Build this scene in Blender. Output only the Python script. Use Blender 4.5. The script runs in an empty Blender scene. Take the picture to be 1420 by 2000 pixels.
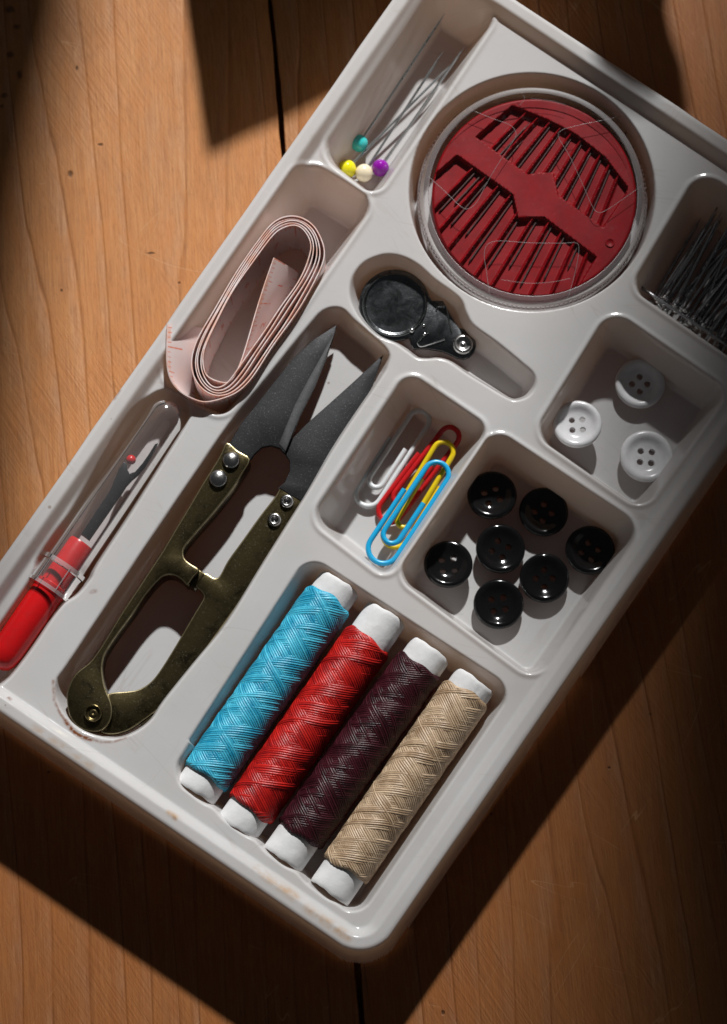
import bpy, bmesh, math, random
import numpy as np
from mathutils import Vector, Matrix

# ------------------------------------------------------------------ scale
# All builder coordinates are in tenths of a millimetre ("px"): 1 unit = 1e-4 m.
U = 1e-4
H = 200.0          # height of the tray's rim above the table
HP = 178.0         # height of the tray's plateau (between the wells)

sc = bpy.context.scene
col = sc.collection

# ------------------------------------------------------------------ camera
TILT = math.radians(6.0)
F = 4700.0
D = 4700.0
PPX, PPY = 710.0, 1600.0          # optical axis in the (cropped) photograph
fwd = np.array([0.0, math.sin(TILT), -math.cos(TILT)])
upv = np.array([0.0, math.cos(TILT), math.sin(TILT)])
rgt = np.array([1.0, 0.0, 0.0])
CAM = np.array([0.0, -600.0, H]) - fwd * D

cd = bpy.data.cameras.new('camera')
cam = bpy.data.objects.new('camera', cd)
col.objects.link(cam)
cam.location = Vector(CAM * U)
cam.rotation_euler = (TILT, 0, 0)
cd.sensor_fit = 'VERTICAL'
cd.sensor_height = 36.0
cd.sensor_width = 24.0
cd.lens = F / 2000.0 * 36.0
cd.shift_y = (PPY - 1000.0) / 2000.0
cd.clip_start = 0.01
cd.clip_end = 10.0
cd.dof.use_dof = True
cd.dof.focus_distance = D * U * 1.003
cd.dof.aperture_fstop = 15.0
sc.camera = cam

# ------------------------------------------------------------------ world and lamp
wd = bpy.data.worlds.new('World')
sc.world = wd
wd.use_nodes = True
bg = wd.node_tree.nodes['Background']
bg.inputs['Color'].default_value = (0.93, 0.96, 1.0, 1)
bg.inputs['Strength'].default_value = 0.029

SUN_H = np.array([0.174, 0.985, 0.0])
ELEV = math.radians(37.4)
TOSUN = SUN_H * math.cos(ELEV) + np.array([0, 0, math.sin(ELEV)])
TOSUN /= np.linalg.norm(TOSUN)


def P(px, py, z=HP):
    """point at height z that the photograph shows at (px, py)"""
    d = fwd + rgt * ((px - PPX) / F) + upv * ((PPY - py) / F)
    t = (z - CAM[2]) / d[2]
    return CAM + d * t


ld = bpy.data.lights.new('window_spot', 'SPOT')
lamp = bpy.data.objects.new('window_spot', ld)
col.objects.link(lamp)
aim = P(330, 660, 100)
LD = 20000.0
lamp.location = Vector((aim + TOSUN * LD) * U)
lamp.rotation_euler = Vector(-TOSUN).to_track_quat('-Z', 'Y').to_euler()
ld.energy = 258.0
ld.color = (1.0, 1.0, 0.99)
ld.shadow_soft_size = 0.036
ld.spot_size = math.radians(10.2)
ld.spot_blend = 1.0

sc.view_settings.view_transform = 'Standard'
sc.view_settings.look = 'None'
sc.view_settings.exposure = 0.0
sc.view_settings.gamma = 1.0
sc.view_settings.use_curve_mapping = False
sc.render.engine = 'CYCLES'
sc.cycles.use_denoising = True
sc.cycles.max_bounces = 10
sc.cycles.transparent_max_bounces = 16
sc.cycles.caustics_reflective = False
sc.cycles.caustics_refractive = False
sc.cycles.sample_clamp_indirect = 4.0

rng = np.random.default_rng(7)
random.seed(7)

# ------------------------------------------------------------------ node helpers


class NT:
    def __init__(self, name):
        self.m = bpy.data.materials.new(name)
        self.m.use_nodes = True
        self.t = self.m.node_tree
        self.t.nodes.clear()
        self.out = self.t.nodes.new('ShaderNodeOutputMaterial')

    def n(self, typ, **kw):
        nd = self.t.nodes.new('ShaderNode' + typ)
        for k, v in kw.items():
            setattr(nd, k, v)
        return nd

    def set(self, sock, v):
        if isinstance(v, bpy.types.NodeSocket):
            self.t.links.new(v, sock)
        elif v is not None:
            if sock.type == 'RGBA' and len(v) == 3:
                v = (*v, 1)
            sock.default_value = v

    def math(self, op, a, b=None, c=None, clamp=False):
        nd = self.n('Math', operation=op, use_clamp=clamp)
        for i, v in enumerate((a, b, c)):
            if v is not None:
                self.set(nd.inputs[i], v)
        return nd.outputs[0]

    def comb(self, x, y, z=0.0):
        nd = self.n('CombineXYZ')
        for i, v in enumerate((x, y, z)):
            self.set(nd.inputs[i], v)
        return nd.outputs[0]

    def xyz(self, v):
        nd = self.n('SeparateXYZ')
        self.set(nd.inputs[0], v)
        return nd.outputs

    def coords(self, scale=1e4, kind='Object', rot=0.0):
        tc = self.n('TexCoord')
        mp = self.n('Mapping')
        self.t.links.new(tc.outputs[kind], mp.inputs[0])
        mp.inputs['Scale'].default_value = (scale, scale, scale)
        mp.inputs['Rotation'].default_value = (0, 0, rot)
        return mp.outputs[0]

    def noise(self, vec, scale=1.0, detail=2.0, rough=0.5, dist=0.0):
        nd = self.n('TexNoise')
        if vec is not None:
            self.set(nd.inputs['Vector'], vec)
        nd.inputs['Scale'].default_value = scale
        nd.inputs['Detail'].default_value = detail
        nd.inputs['Roughness'].default_value = rough
        nd.inputs['Distortion'].default_value = dist
        return nd.outputs[0]

    def ramp(self, fac, stops, interp='LINEAR'):
        nd = self.n('ValToRGB')
        cr = nd.color_ramp
        cr.interpolation = interp
        while len(cr.elements) < len(stops):
            cr.elements.new(0.5)
        for e, (p, c) in zip(cr.elements, stops):
            e.position = p
            if not isinstance(c, tuple):
                c = (c, c, c)
            e.color = (*c, 1)
        self.set(nd.inputs[0], fac)
        return nd.outputs[0]

    def mix(self, fac, a, b, mode='MIX'):
        nd = self.n('Mix', data_type='RGBA', blend_type=mode)
        self.set(nd.inputs[0], fac)
        self.set(nd.inputs[6], a)
        self.set(nd.inputs[7], b)
        return nd.outputs[2]

    def bump(self, h, strength=0.3, dist=1e-4, normal=None):
        nd = self.n('Bump')
        nd.inputs['Strength'].default_value = strength
        nd.inputs['Distance'].default_value = dist
        self.set(nd.inputs['Height'], h)
        if normal is not None:
            self.set(nd.inputs['Normal'], normal)
        return nd.outputs[0]

    def bsdf(self, color, rough=0.5, metal=0.0, spec=0.5, normal=None, **kw):
        nd = self.n('BsdfPrincipled')
        self.set(nd.inputs['Base Color'], color)
        self.set(nd.inputs['Roughness'], rough)
        self.set(nd.inputs['Metallic'], metal)
        self.set(nd.inputs['Specular IOR Level'], spec)
        if normal is not None:
            self.set(nd.inputs['Normal'], normal)
        for k, v in kw.items():
            self.set(nd.inputs[k.replace('_', ' ')], v)
        return nd.outputs[0]

    def mixsh(self, fac, a, b):
        nd = self.n('MixShader')
        self.set(nd.inputs[0], fac)
        self.t.links.new(a, nd.inputs[1])
        self.t.links.new(b, nd.inputs[2])
        return nd.outputs[0]

    def done(self, sh):
        self.t.links.new(sh, self.out.inputs['Surface'])
        return self.m


# ------------------------------------------------------------------ materials
def mat_wood(name, offset, grain_rot):
    t = NT(name)
    v = t.coords(1e4, 'Object', grain_rot)
    x, y, z = t.xyz(v)
    x = t.math('ADD', x, offset)
    big = t.noise(t.comb(t.math('MULTIPLY', x, 0.0016), t.math('MULTIPLY', y, 0.00030)), 1, 2, 0.5)
    med = t.noise(t.comb(t.math('MULTIPLY', x, 0.012), t.math('MULTIPLY', y, 0.00075), 3.0), 1, 3, 0.5)
    xd = t.math('ADD', x, t.math('MULTIPLY', t.math('SUBTRACT', big, 0.5), 520.0))
    xd = t.math('ADD', xd, t.math('MULTIPLY', t.math('SUBTRACT', med, 0.5), 64.0))
    ring = t.math('FRACT', t.math('MULTIPLY', xd, 1 / 66.0))
    rid = t.math('FLOOR', t.math('MULTIPLY', xd, 1 / 66.0))
    wn = t.n('TexWhiteNoise', noise_dimensions='1D')
    t.set(wn.inputs['W'], rid)
    var = wn.outputs[0]
    line = t.ramp(ring, [(0.0, 0.30), (0.05, 0.02), (0.55, 0.06), (0.80, 0.12), (0.925, 0.16), (0.965, 1.0), (1.0, 0.45)])
    band = t.math('MULTIPLY', t.ramp(ring, [(0.55, 0.0), (0.84, 0.75), (0.92, 0.85), (0.955, 0.0)]), t.math('ADD', t.math('MULTIPLY', var, 0.6), 0.35))
    line = t.math('MULTIPLY', line, t.math('ADD', t.math('MULTIPLY', var, 0.50), 0.46))
    fib = t.noise(t.comb(t.math('MULTIPLY', x, 0.30), t.math('MULTIPLY', y, 0.009)), 1, 4, 0.6)
    fib2 = t.noise(t.comb(t.math('MULTIPLY', x, 0.06), t.math('MULTIPLY', y, 0.0035), 9.0), 1, 4, 0.6)
    blot = t.noise(v, 0.006, 3, 0.55)
    c = t.mix(line, (0.56, 0.256, 0.092), (0.12, 0.038, 0.013))
    c = t.mix(band, c, (0.64, 0.38, 0.22))
    c = t.mix(t.ramp(fib2, [(0.32, 0.0), (0.7, 0.55)]), c, (0.41, 0.148, 0.042))
    c = t.mix(t.ramp(fib, [(0.33, 0.55), (0.60, 0.0)]), c, (0.24, 0.082, 0.026))
    c = t.mix(t.ramp(blot, [(0.42, 0.0), (0.72, 0.35)]), c, (0.60, 0.255, 0.085))
    mot = t.noise(t.comb(t.math('MULTIPLY', x, 0.030), t.math('MULTIPLY', y, 0.011), 31.0), 1, 4, 0.62)
    c = t.mix(t.ramp(mot, [(0.40, 0.0), (0.66, 0.60)]), c, (0.50, 0.19, 0.050))
    # colour paler round a centre at upper left, darker and redder away from it
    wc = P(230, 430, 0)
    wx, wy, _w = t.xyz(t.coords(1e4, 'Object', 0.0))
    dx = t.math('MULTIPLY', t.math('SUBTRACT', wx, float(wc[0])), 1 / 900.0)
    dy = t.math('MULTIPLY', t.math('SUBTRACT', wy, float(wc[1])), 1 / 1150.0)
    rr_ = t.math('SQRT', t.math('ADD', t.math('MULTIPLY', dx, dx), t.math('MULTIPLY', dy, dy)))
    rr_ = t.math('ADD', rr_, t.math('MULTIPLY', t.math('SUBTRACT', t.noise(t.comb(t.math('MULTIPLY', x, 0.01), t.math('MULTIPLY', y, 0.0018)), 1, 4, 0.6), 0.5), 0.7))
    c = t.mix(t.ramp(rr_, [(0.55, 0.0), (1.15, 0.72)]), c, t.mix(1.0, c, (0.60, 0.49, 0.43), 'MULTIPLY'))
    # saw marks running across the grain
    s1 = t.coords(1e4, 'Object', math.radians(-33))
    sx, sy, _ = t.xyz(s1)
    saw = t.noise(t.comb(t.math('MULTIPLY', sx, 0.20), t.math('MULTIPLY', sy, 0.006)), 1, 2, 0.6)
    mask = t.ramp(t.noise(v, 0.0022, 2, 0.5), [(0.40, 0.1), (0.62, 1.0)])
    sawm = t.math('MULTIPLY', t.math('SUBTRACT', saw, 0.5), mask)
    c = t.mix(t.math('MULTIPLY', t.math('ABSOLUTE', sawm), 2.1, clamp=True), c, (0.33, 0.125, 0.045))
    pale = t.noise(t.comb(t.math('MULTIPLY', x, 0.085), t.math('MULTIPLY', y, 0.0016), 21.0), 1, 5, 0.7)
    pmask = t.ramp(t.noise(v, 0.0028, 3, 0.55), [(0.42, 0.15), (0.62, 0.85)])
    pmask = t.math('MULTIPLY', pmask, t.ramp(rr_, [(0.6, 0.30), (1.1, 0.10)]))
    c = t.mix(t.math('MULTIPLY', t.ramp(pale, [(0.52, 0.0), (0.64, 0.75)]), pmask), c, (0.66, 0.40, 0.21))
    gritty = t.noise(t.comb(t.math('MULTIPLY', x, 0.5), t.math('MULTIPLY', y, 0.035), 4.0), 1, 5, 0.75)
    c = t.mix(t.ramp(gritty, [(0.30, 0.55), (0.48, 0.0)]), c, (0.17, 0.055, 0.018))
    # scratches
    sc_tot = None
    for ang, sd, th in ((18, 1.0, 0.0016), (-62, 5.0, 0.0014), (75, 8.0, 0.0012)):
        q = t.coords(1e4, 'Object', math.radians(ang))
        qx, qy, _ = t.xyz(q)
        nn = t.noise(t.comb(t.math('MULTIPLY', qx, 0.0011), t.math('MULTIPLY', qy, 0.011), sd), 1, 1.5, 0.5)
        ln = t.math('LESS_THAN', t.math('ABSOLUTE', t.math('SUBTRACT', nn, 0.5)), th)
        mk = t.ramp(t.noise(q, 0.0042, 3, 0.6), [(0.52, 0.0), (0.62, 1.0)])
        ln = t.math('MULTIPLY', ln, mk)
        sc_tot = ln if sc_tot is None else t.math('MAXIMUM', sc_tot, ln)
    c = t.mix(t.math('MULTIPLY', sc_tot, 0.30), c, (0.72, 0.42, 0.22))
    # small dents and dark specks
    vo = t.n('TexVoronoi', feature='F1')
    t.set(vo.inputs['Vector'], t.comb(t.math('MULTIPLY', x, 0.0065), t.math('MULTIPLY', y, 0.0045)))
    vo.inputs['Scale'].default_value = 1.0
    vx = t.n('SeparateColor')
    t.set(vx.inputs[0], vo.outputs['Color'])
    rad = t.math('MULTIPLY', t.math('POWER', vx.outputs[0], 2.5), 0.06)
    wob = t.math('MULTIPLY', t.math('SUBTRACT', t.noise(v, 0.11, 3, 0.6), 0.5), 0.055)
    spk = t.ramp(t.math('SUBTRACT', t.math('ADD', vo.outputs['Distance'], wob), rad), [(0.0, 1.0), (0.014, 0.0)])
    c = t.mix(t.math('MULTIPLY', spk, 0.85), c, (0.05, 0.022, 0.012))
    kn = None
    wob2 = t.math('MULTIPLY', t.math('SUBTRACT', t.noise(v, 0.09, 4, 0.7), 0.5), 1.1)
    for kx, ky, kr, ks in ((137, 341, 7, 9), (150, 134, 4, 7), (196, 283, 7, 4), (120, 568, 3, 4), (350, 553, 3.5, 3.5), (295, 495, 11, 3), (18, 18, 15, 10), (32, 52, 10, 8), (20, 106, 10, 10), (37, 146, 8, 13), (8, 186, 9, 8),
                           (3, 207, 5, 5), (865, 1978, 4, 6), (720, 1410, 5, 5), (1190, 1500, 4, 4), (960, 1590, 5, 4), (1270, 1395, 3, 3), (95, 1508, 5, 3), (560, 1950, 3, 3)):
        kp = P(kx, ky, 0)
        ex = t.math('MULTIPLY', t.math('SUBTRACT', wx, float(kp[0])), 1.0 / kr)
        ey = t.math('MULTIPLY', t.math('SUBTRACT', wy, float(kp[1])), 1.0 / ks)
        dd = t.math('ADD', t.math('SQRT', t.math('ADD', t.math('MULTIPLY', ex, ex), t.math('MULTIPLY', ey, ey))), wob2)
        kn = dd if kn is None else t.math('MINIMUM', kn, dd)
    knm = t.ramp(kn, [(0.35, 1.0), (1.25, 0.0)])
    c = t.mix(t.math('MULTIPLY', knm, 0.72), c, (0.055, 0.026, 0.016))
    hgt = t.math('ADD', t.math('MULTIPLY', fib, 0.6), t.math('MULTIPLY', saw, t.math('MULTIPLY', mask, 1.4)))
    hgt = t.math('ADD', hgt, t.math('MULTIPLY', gritty, 0.7))
    hgt = t.math('SUBTRACT', hgt, t.math('MULTIPLY', line, 1.3))
    hgt = t.math('ADD', hgt, t.math('MULTIPLY', band, 1.2))
    hgt = t.math('SUBTRACT', hgt, t.math('MULTIPLY', knm, 2.0))
    hgt = t.math('SUBTRACT', hgt, t.math('MULTIPLY', spk, 2.0))
    hgt = t.math('SUBTRACT', hgt, t.math('MULTIPLY', sc_tot, 0.6))
    nrm = t.bump(hgt, 0.60, 2.2e-4)
    ro = t.math('ADD', t.math('MULTIPLY', fib2, 0.25), 0.40)
    return t.done(t.bsdf(c, ro, 0, 0.30, nrm))


def mat_tray():
    t = NT('off_white_plastic')
    v = t.coords()
    at = t.n('Attribute', attribute_name='stain')
    tan = t.n('Attribute', attribute_name='tan')
    c = (0.735, 0.735, 0.735)
    grime = t.noise(v, 0.006, 4, 0.6)
    c = t.mix(t.ramp(grime, [(0.4, 0.0), (0.75, 0.30)]), c, (0.62, 0.60, 0.56))
    fl = t.noise(v, 0.16, 3, 0.65)
    c = t.mix(t.math('MULTIPLY', tan.outputs['Fac'], t.ramp(t.noise(v, 0.035, 4, 0.65), [(0.38, 0.0), (0.62, 1.0)])), c, (0.62, 0.40, 0.22))
    c = t.mix(t.math('MULTIPLY', at.outputs['Fac'], t.ramp(fl, [(0.36, 0.30), (0.52, 1.0)])), c, (0.24, 0.075, 0.025))
    # tiny dirt flecks
    vo = t.n('TexVoronoi', feature='F1')
    t.set(vo.inputs['Vector'], v)
    vo.inputs['Scale'].default_value = 0.0145
    vx = t.n('SeparateColor')
    t.set(vx.inputs[0], vo.outputs['Color'])
    rad = t.math('MULTIPLY', t.math('POWER', vx.outputs[0], 4.0), 0.05)
    spk = t.ramp(t.math('SUBTRACT', vo.outputs['Distance'], rad), [(0.0, 1.0), (0.012, 0.0)])
    c = t.mix(t.math('MULTIPLY', spk, 0.55), c, (0.20, 0.13, 0.08))
    lines = None
    for ang, sd in ((12, 2.0), (-55, 7.0), (48, 11.0)):
        q = t.coords(1e4, 'Object', math.radians(ang))
        qx, qy, _ = t.xyz(q)
        nn = t.noise(t.comb(t.math('MULTIPLY', qx, 0.0022), t.math('MULTIPLY', qy, 0.022), sd), 1, 1.5, 0.5)
        ln = t.math('LESS_THAN', t.math('ABSOLUTE', t.math('SUBTRACT', nn, 0.5)), 0.006)
        ln = t.math('MULTIPLY', ln, t.ramp(t.noise(q, 0.006, 3, 0.6), [(0.54, 0.0), (0.64, 1.0)]))
        lines = ln if lines is None else t.math('MAXIMUM', lines, ln)
    c = t.mix(t.math('MULTIPLY', lines, 0.22), c, (0.42, 0.38, 0.33))
    h = t.math('ADD', t.noise(v, 0.018, 2, 0.5), t.math('MULTIPLY', t.noise(v, 0.12, 2, 0.5), 0.10))
    h = t.math('ADD', h, t.math('MULTIPLY', spk, 0.25))
    nrm = t.bump(h, 0.16, 3e-4)
    rr = t.ramp(t.noise(v, 0.02, 4, 0.6), [(0.3, 0.08), (0.7, 0.24)])
    a = t.bsdf(c, rr, 0, 0.55, nrm)
    tr = t.n('BsdfTranslucent')
    t.set(tr.inputs['Color'], (0.90, 0.70, 0.54))
    return t.done(t.mixsh(0.32, a, tr.outputs[0]))


def mat_plain(name, color, rough=0.4, metal=0.0, spec=0.5, var=0.12, scale=0.05, bump=0.1, bscale=0.1, **kw):
    t = NT(name)
    v = t.coords()
    n = t.noise(v, scale, 4, 0.6)
    dark = tuple(x * (1 - var * 2.2) for x in color)
    c = t.mix(t.ramp(n, [(0.35, 0.0), (0.7, 1.0)]), color, dark)
    nr = t.bump(t.noise(v, bscale, 3, 0.6), bump, 1.5e-4)
    r = t.math('ADD', t.math('MULTIPLY', t.math('SUBTRACT', n, 0.5), 0.25), rough)
    return t.done(t.bsdf(c, r, metal, spec, nr, **kw))


def mat_clear(name, tint=(0.96, 0.95, 0.95), haze=0.06, rough=0.08, edge=0.5, scuff=0.06, ior=1.45):
    """thin clear moulded plastic: see-through, glossy, slightly milky at grazing angles"""
    t = NT(name)
    v = t.coords()
    nr = t.bump(t.noise(v, 0.03, 3, 0.6), 0.10, 2e-4)
    tr = t.n('BsdfTransparent')
    t.set(tr.inputs[0], tint)
    df = t.bsdf((0.75, 0.72, 0.72), 0.4, 0, 0.4)
    gl = t.n('BsdfGlossy')
    t.set(gl.inputs['Color'], (1, 1, 1))
    gl.inputs['Roughness'].default_value = rough
    t.set(gl.inputs['Normal'], nr)
    lw = t.n('LayerWeight')
    lw.inputs['Blend'].default_value = 0.35
    t.set(lw.inputs['Normal'], nr)
    fz = t.math('ADD', t.math('MULTIPLY', t.math('POWER', lw.outputs['Facing'], 2.5), edge), haze, clamp=True)
    scr = t.ramp(t.noise(v, 0.09, 5, 0.75), [(0.58, 0.0), (0.78, scuff)])
    fz = t.math('ADD', fz, scr, clamp=True)
    a = t.mixsh(fz, tr.outputs[0], df)
    fr = t.n('Fresnel')
    fr.inputs['IOR'].default_value = ior
    t.set(fr.inputs['Normal'], nr)
    return t.done(t.mixsh(fr.outputs[0], a, gl.outputs[0]))


def mat_metal(name, c1, c2, rough, metal=1.0, scale=0.04, speck=None):
    t = NT(name)
    v = t.coords()
    n = t.noise(v, scale, 6, 0.7, 0.6)
    c = t.mix(t.ramp(n, [(0.34, 0.0), (0.66, 1.0)]), c1, c2)
    if speck:
        s = t.noise(v, 0.35, 2, 0.5)
        c = t.mix(t.ramp(s, [(0.60, 0.0), (0.72, speck[1])]), c, speck[0])
    r = t.math('ADD', t.math('MULTIPLY', t.math('SUBTRACT', n, 0.5), 0.45), rough, clamp=True)
    h = t.math('ADD', n, t.math('MULTIPLY', t.noise(v, 0.3, 3, 0.6), 0.4))
    return t.done(t.bsdf(c, r, metal, 0.5, t.bump(h, 0.25, 1.2e-4)))


def mat_thread(name, c1, c2, spec=0.42):
    t = NT(name)
    uv = t.n('UVMap')
    uv.uv_map = 'UVMap'
    x, y, _ = t.xyz(uv.outputs[0])
    ply = t.math('SINE', t.math('ADD', t.math('MULTIPLY', x, 1.35), t.math('MULTIPLY', y, 4.4)))
    v = t.coords()
    n = t.noise(v, 0.03, 4, 0.6)
    strand = t.n('TexWhiteNoise', noise_dimensions='1D')
    t.set(strand.inputs['W'], t.math('FLOOR', t.math('MULTIPLY', y, 1.0)))
    f = t.math('ADD', t.math('MULTIPLY', ply, 0.03), t.ramp(n, [(0.3, 0.1), (0.7, 0.7)]))
    f = t.math('ADD', f, t.math('MULTIPLY', t.math('SUBTRACT', strand.outputs[0], 0.5), 0.6), clamp=True)
    c = t.mix(f, c1, c2)  # strand tones, spread wider to paint in specular glints
    return t.done(t.bsdf(c, 0.40, 0, spec, t.bump(t.noise(v, 0.45, 3, 0.6), 0.35, 1e-4)))


def mat_tape():
    t = NT('printed_tape')
    uv = t.n('UVMap')
    uv.uv_map = 'UVMap'
    x, y, _ = t.xyz(uv.outputs[0])
    v = t.coords()

    def ticks(period, width, lo):
        fx = t.math('FRACT', t.math('MULTIPLY', x, 1 / period))
        a = t.math('LESS_THAN', fx, width / period)
        return t.math('MULTIPLY', a, t.math('MULTIPLY', t.math('GREATER_THAN', y, lo), t.math('LESS_THAN', y, 0.975)))
    m = ticks(10.0, 2.2, 0.87)
    m = t.math('MAXIMUM', m, ticks(50.0, 2.4, 0.78))
    m = t.math('MAXIMUM', m, ticks(100.0, 3.0, 0.55))
    m2 = t.math('MULTIPLY', t.math('LESS_THAN', t.math('FRACT', t.math('MULTIPLY', x, 1 / 25.4)), 0.1),
                t.math('LESS_THAN', y, 0.14))
    m = t.math('MAXIMUM', m, m2)
    wear = t.ramp(t.noise(v, 0.09, 3, 0.6), [(0.35, 0.25), (0.55, 1.0)])
    c = t.mix(t.ramp(t.noise(v, 0.02, 3, 0.6), [(0.35, 0.0), (0.7, 0.5)]), (0.88, 0.76, 0.74), (0.88, 0.66, 0.60))
    c = t.mix(t.math('MULTIPLY', m, wear), c, (0.84, 0.26, 0.16))
    og = t.math('MULTIPLY', t.math('GREATER_THAN', y, 0.90), t.ramp(t.noise(v, 0.035, 3, 0.6), [(0.42, 0.0), (0.62, 0.6)]))
    c = t.mix(og, c, (0.85, 0.40, 0.24))
    nr = t.bump(t.noise(v, 0.08, 3, 0.6), 0.12, 2e-4)
    a = t.bsdf(c, 0.45, 0, 0.4, nr)
    tr = t.n('BsdfTranslucent')
    t.set(tr.inputs['Color'], (0.75, 0.52, 0.46))
    return t.done(t.mixsh(0.18, a, tr.outputs[0]))


M = {}
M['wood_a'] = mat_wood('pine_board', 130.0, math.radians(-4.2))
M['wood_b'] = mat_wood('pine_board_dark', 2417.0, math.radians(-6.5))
M['tray'] = mat_tray()
M['brass'] = mat_metal('tarnished_brass', (0.20, 0.155, 0.07), (0.028, 0.022, 0.012), 0.30, 0.95, 0.03, ((0.45, 0.41, 0.28), 0.45))
M['brass_glint'] = mat_metal('brass_edge_glint', (0.62, 0.52, 0.30), (0.20, 0.165, 0.09), 0.36, 1.0, 0.05)  # lighter tone on the bevel faces paints in bright edge highlights
M['blade'] = mat_metal('dark_steel', (0.038, 0.038, 0.040), (0.022, 0.022, 0.024), 0.46, 0.6, 0.03, ((0.22, 0.22, 0.23), 0.35))
M['blade_edge'] = mat_metal('ground_steel', (0.24, 0.24, 0.245), (0.12, 0.12, 0.122), 0.34, 0.8, 0.06, ((0.35, 0.35, 0.35), 0.4))
M['steel'] = mat_metal('bright_steel', (0.62, 0.61, 0.60), (0.42, 0.41, 0.40), 0.26, 1.0, 0.05)
M['pin_steel'] = mat_metal('grey_pin_steel', (0.62, 0.66, 0.66), (0.42, 0.44, 0.45), 0.30, 1.0, 0.05)
M['shank'] = mat_metal('shank_steel', (0.062, 0.066, 0.07), (0.034, 0.037, 0.04), 0.24, 0.9, 0.03)
M['dark_pin'] = mat_metal('dark_pin_steel', (0.48, 0.48, 0.49), (0.28, 0.28, 0.29), 0.24, 1.0, 0.05)
M['needle'] = mat_metal('needle_steel', (0.15, 0.10, 0.095), (0.08, 0.05, 0.045), 0.40, 0.6, 0.05)
M['pin_end'] = mat_metal('shiny_pin_head', (0.75, 0.76, 0.75), (0.6, 0.6, 0.6), 0.16, 1.0, 0.05)
M['tin'] = mat_metal('scuffed_tin', (0.20, 0.21, 0.215), (0.12, 0.125, 0.13), 0.22, 1.0, 0.03, ((0.5, 0.5, 0.5), 0.35))
M['white_button'] = mat_plain('white_button_plastic', (0.80, 0.79, 0.80), 0.2, var=0.05, bump=0.03, Subsurface_Weight=0.25, Subsurface_Radius=(0.0012, 0.001, 0.001))
M['black_button'] = mat_plain('black_button_plastic', (0.006, 0.006, 0.0065), 0.10, var=0.1, bump=0.05)
M['teal'] = mat_plain('teal_bead', (0.06, 0.64, 0.62), 0.10, var=0.12, bump=0.02)
M['yellow'] = mat_plain('yellow_bead', (0.85, 0.76, 0.015), 0.10, var=0.08, bump=0.02)
M['cream'] = mat_plain('cream_bead', (0.88, 0.76, 0.54), 0.14, var=0.10, bump=0.03)
M['purple'] = mat_plain('purple_bead', (0.26, 0.010, 0.34), 0.10, var=0.12, bump=0.02)
M['clip_white'] = mat_plain('white_coated_wire', (0.72, 0.74, 0.75), 0.28, var=0.05, bump=0.04)
M['clip_red'] = mat_plain('red_coated_wire', (0.58, 0.015, 0.018), 0.28, var=0.08, bump=0.04)
M['clip_yellow'] = mat_plain('yellow_coated_wire', (0.80, 0.56, 0.012), 0.28, var=0.06, bump=0.04)
M['clip_blue'] = mat_plain('blue_coated_wire', (0.01, 0.36, 0.66), 0.28, var=0.06, bump=0.04)
M['red_plastic'] = mat_plain('red_plastic', (0.62, 0.008, 0.010), 0.30, var=0.07, bump=0.08)
M['red_insert'] = mat_plain('dusty_red_plastic', (0.27, 0.003, 0.007), 0.5, spec=0.2, var=0.12, bump=0.08, scale=0.03)
M['clear'] = mat_clear('clear_plastic', (0.985, 0.98, 0.98), 0.0, 0.05, 0.12, 0.035)
M['clear_rim'] = mat_clear('milky_clear_plastic', (0.97, 0.96, 0.96), 0.13, 0.42, 0.10, 0.05, 1.25)
M['clear_cap'] = mat_clear('clear_cap_plastic', (0.97, 0.95, 0.95), 0.06, 0.10, 0.8)
M['clear_edge'] = mat_clear('clear_moulded_edge', (0.94, 0.92, 0.92), 0.22, 0.12, 0.6)
M['paper'] = mat_plain('white_paper', (0.74, 0.735, 0.735), 0.75, spec=0.25, var=0.06, scale=0.03, bump=0.9, bscale=0.032)
M['tape'] = mat_tape()
M['th_cyan'] = mat_thread('cyan_thread', (0.006, 0.24, 0.40), (0.10, 0.58, 0.76))
M['th_red'] = mat_thread('red_thread', (0.24, 0.004, 0.005), (0.66, 0.018, 0.011))
M['th_plum'] = mat_thread('plum_thread', (0.014, 0.002, 0.004), (0.068, 0.011, 0.018), 0.30)
M['th_beige'] = mat_thread('beige_thread', (0.29, 0.185, 0.105), (0.70, 0.53, 0.36))
M['blocker'] = mat_plain('dark_blocker', (0.035, 0.07, 0.02), 0.45, var=0.25, scale=0.02)  # surface of the unseen slabs added for their shade
M['ink'] = mat_plain('red_print', (0.82, 0.27, 0.19), 0.5, var=0.1)

# ------------------------------------------------------------------ mesh helpers


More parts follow.
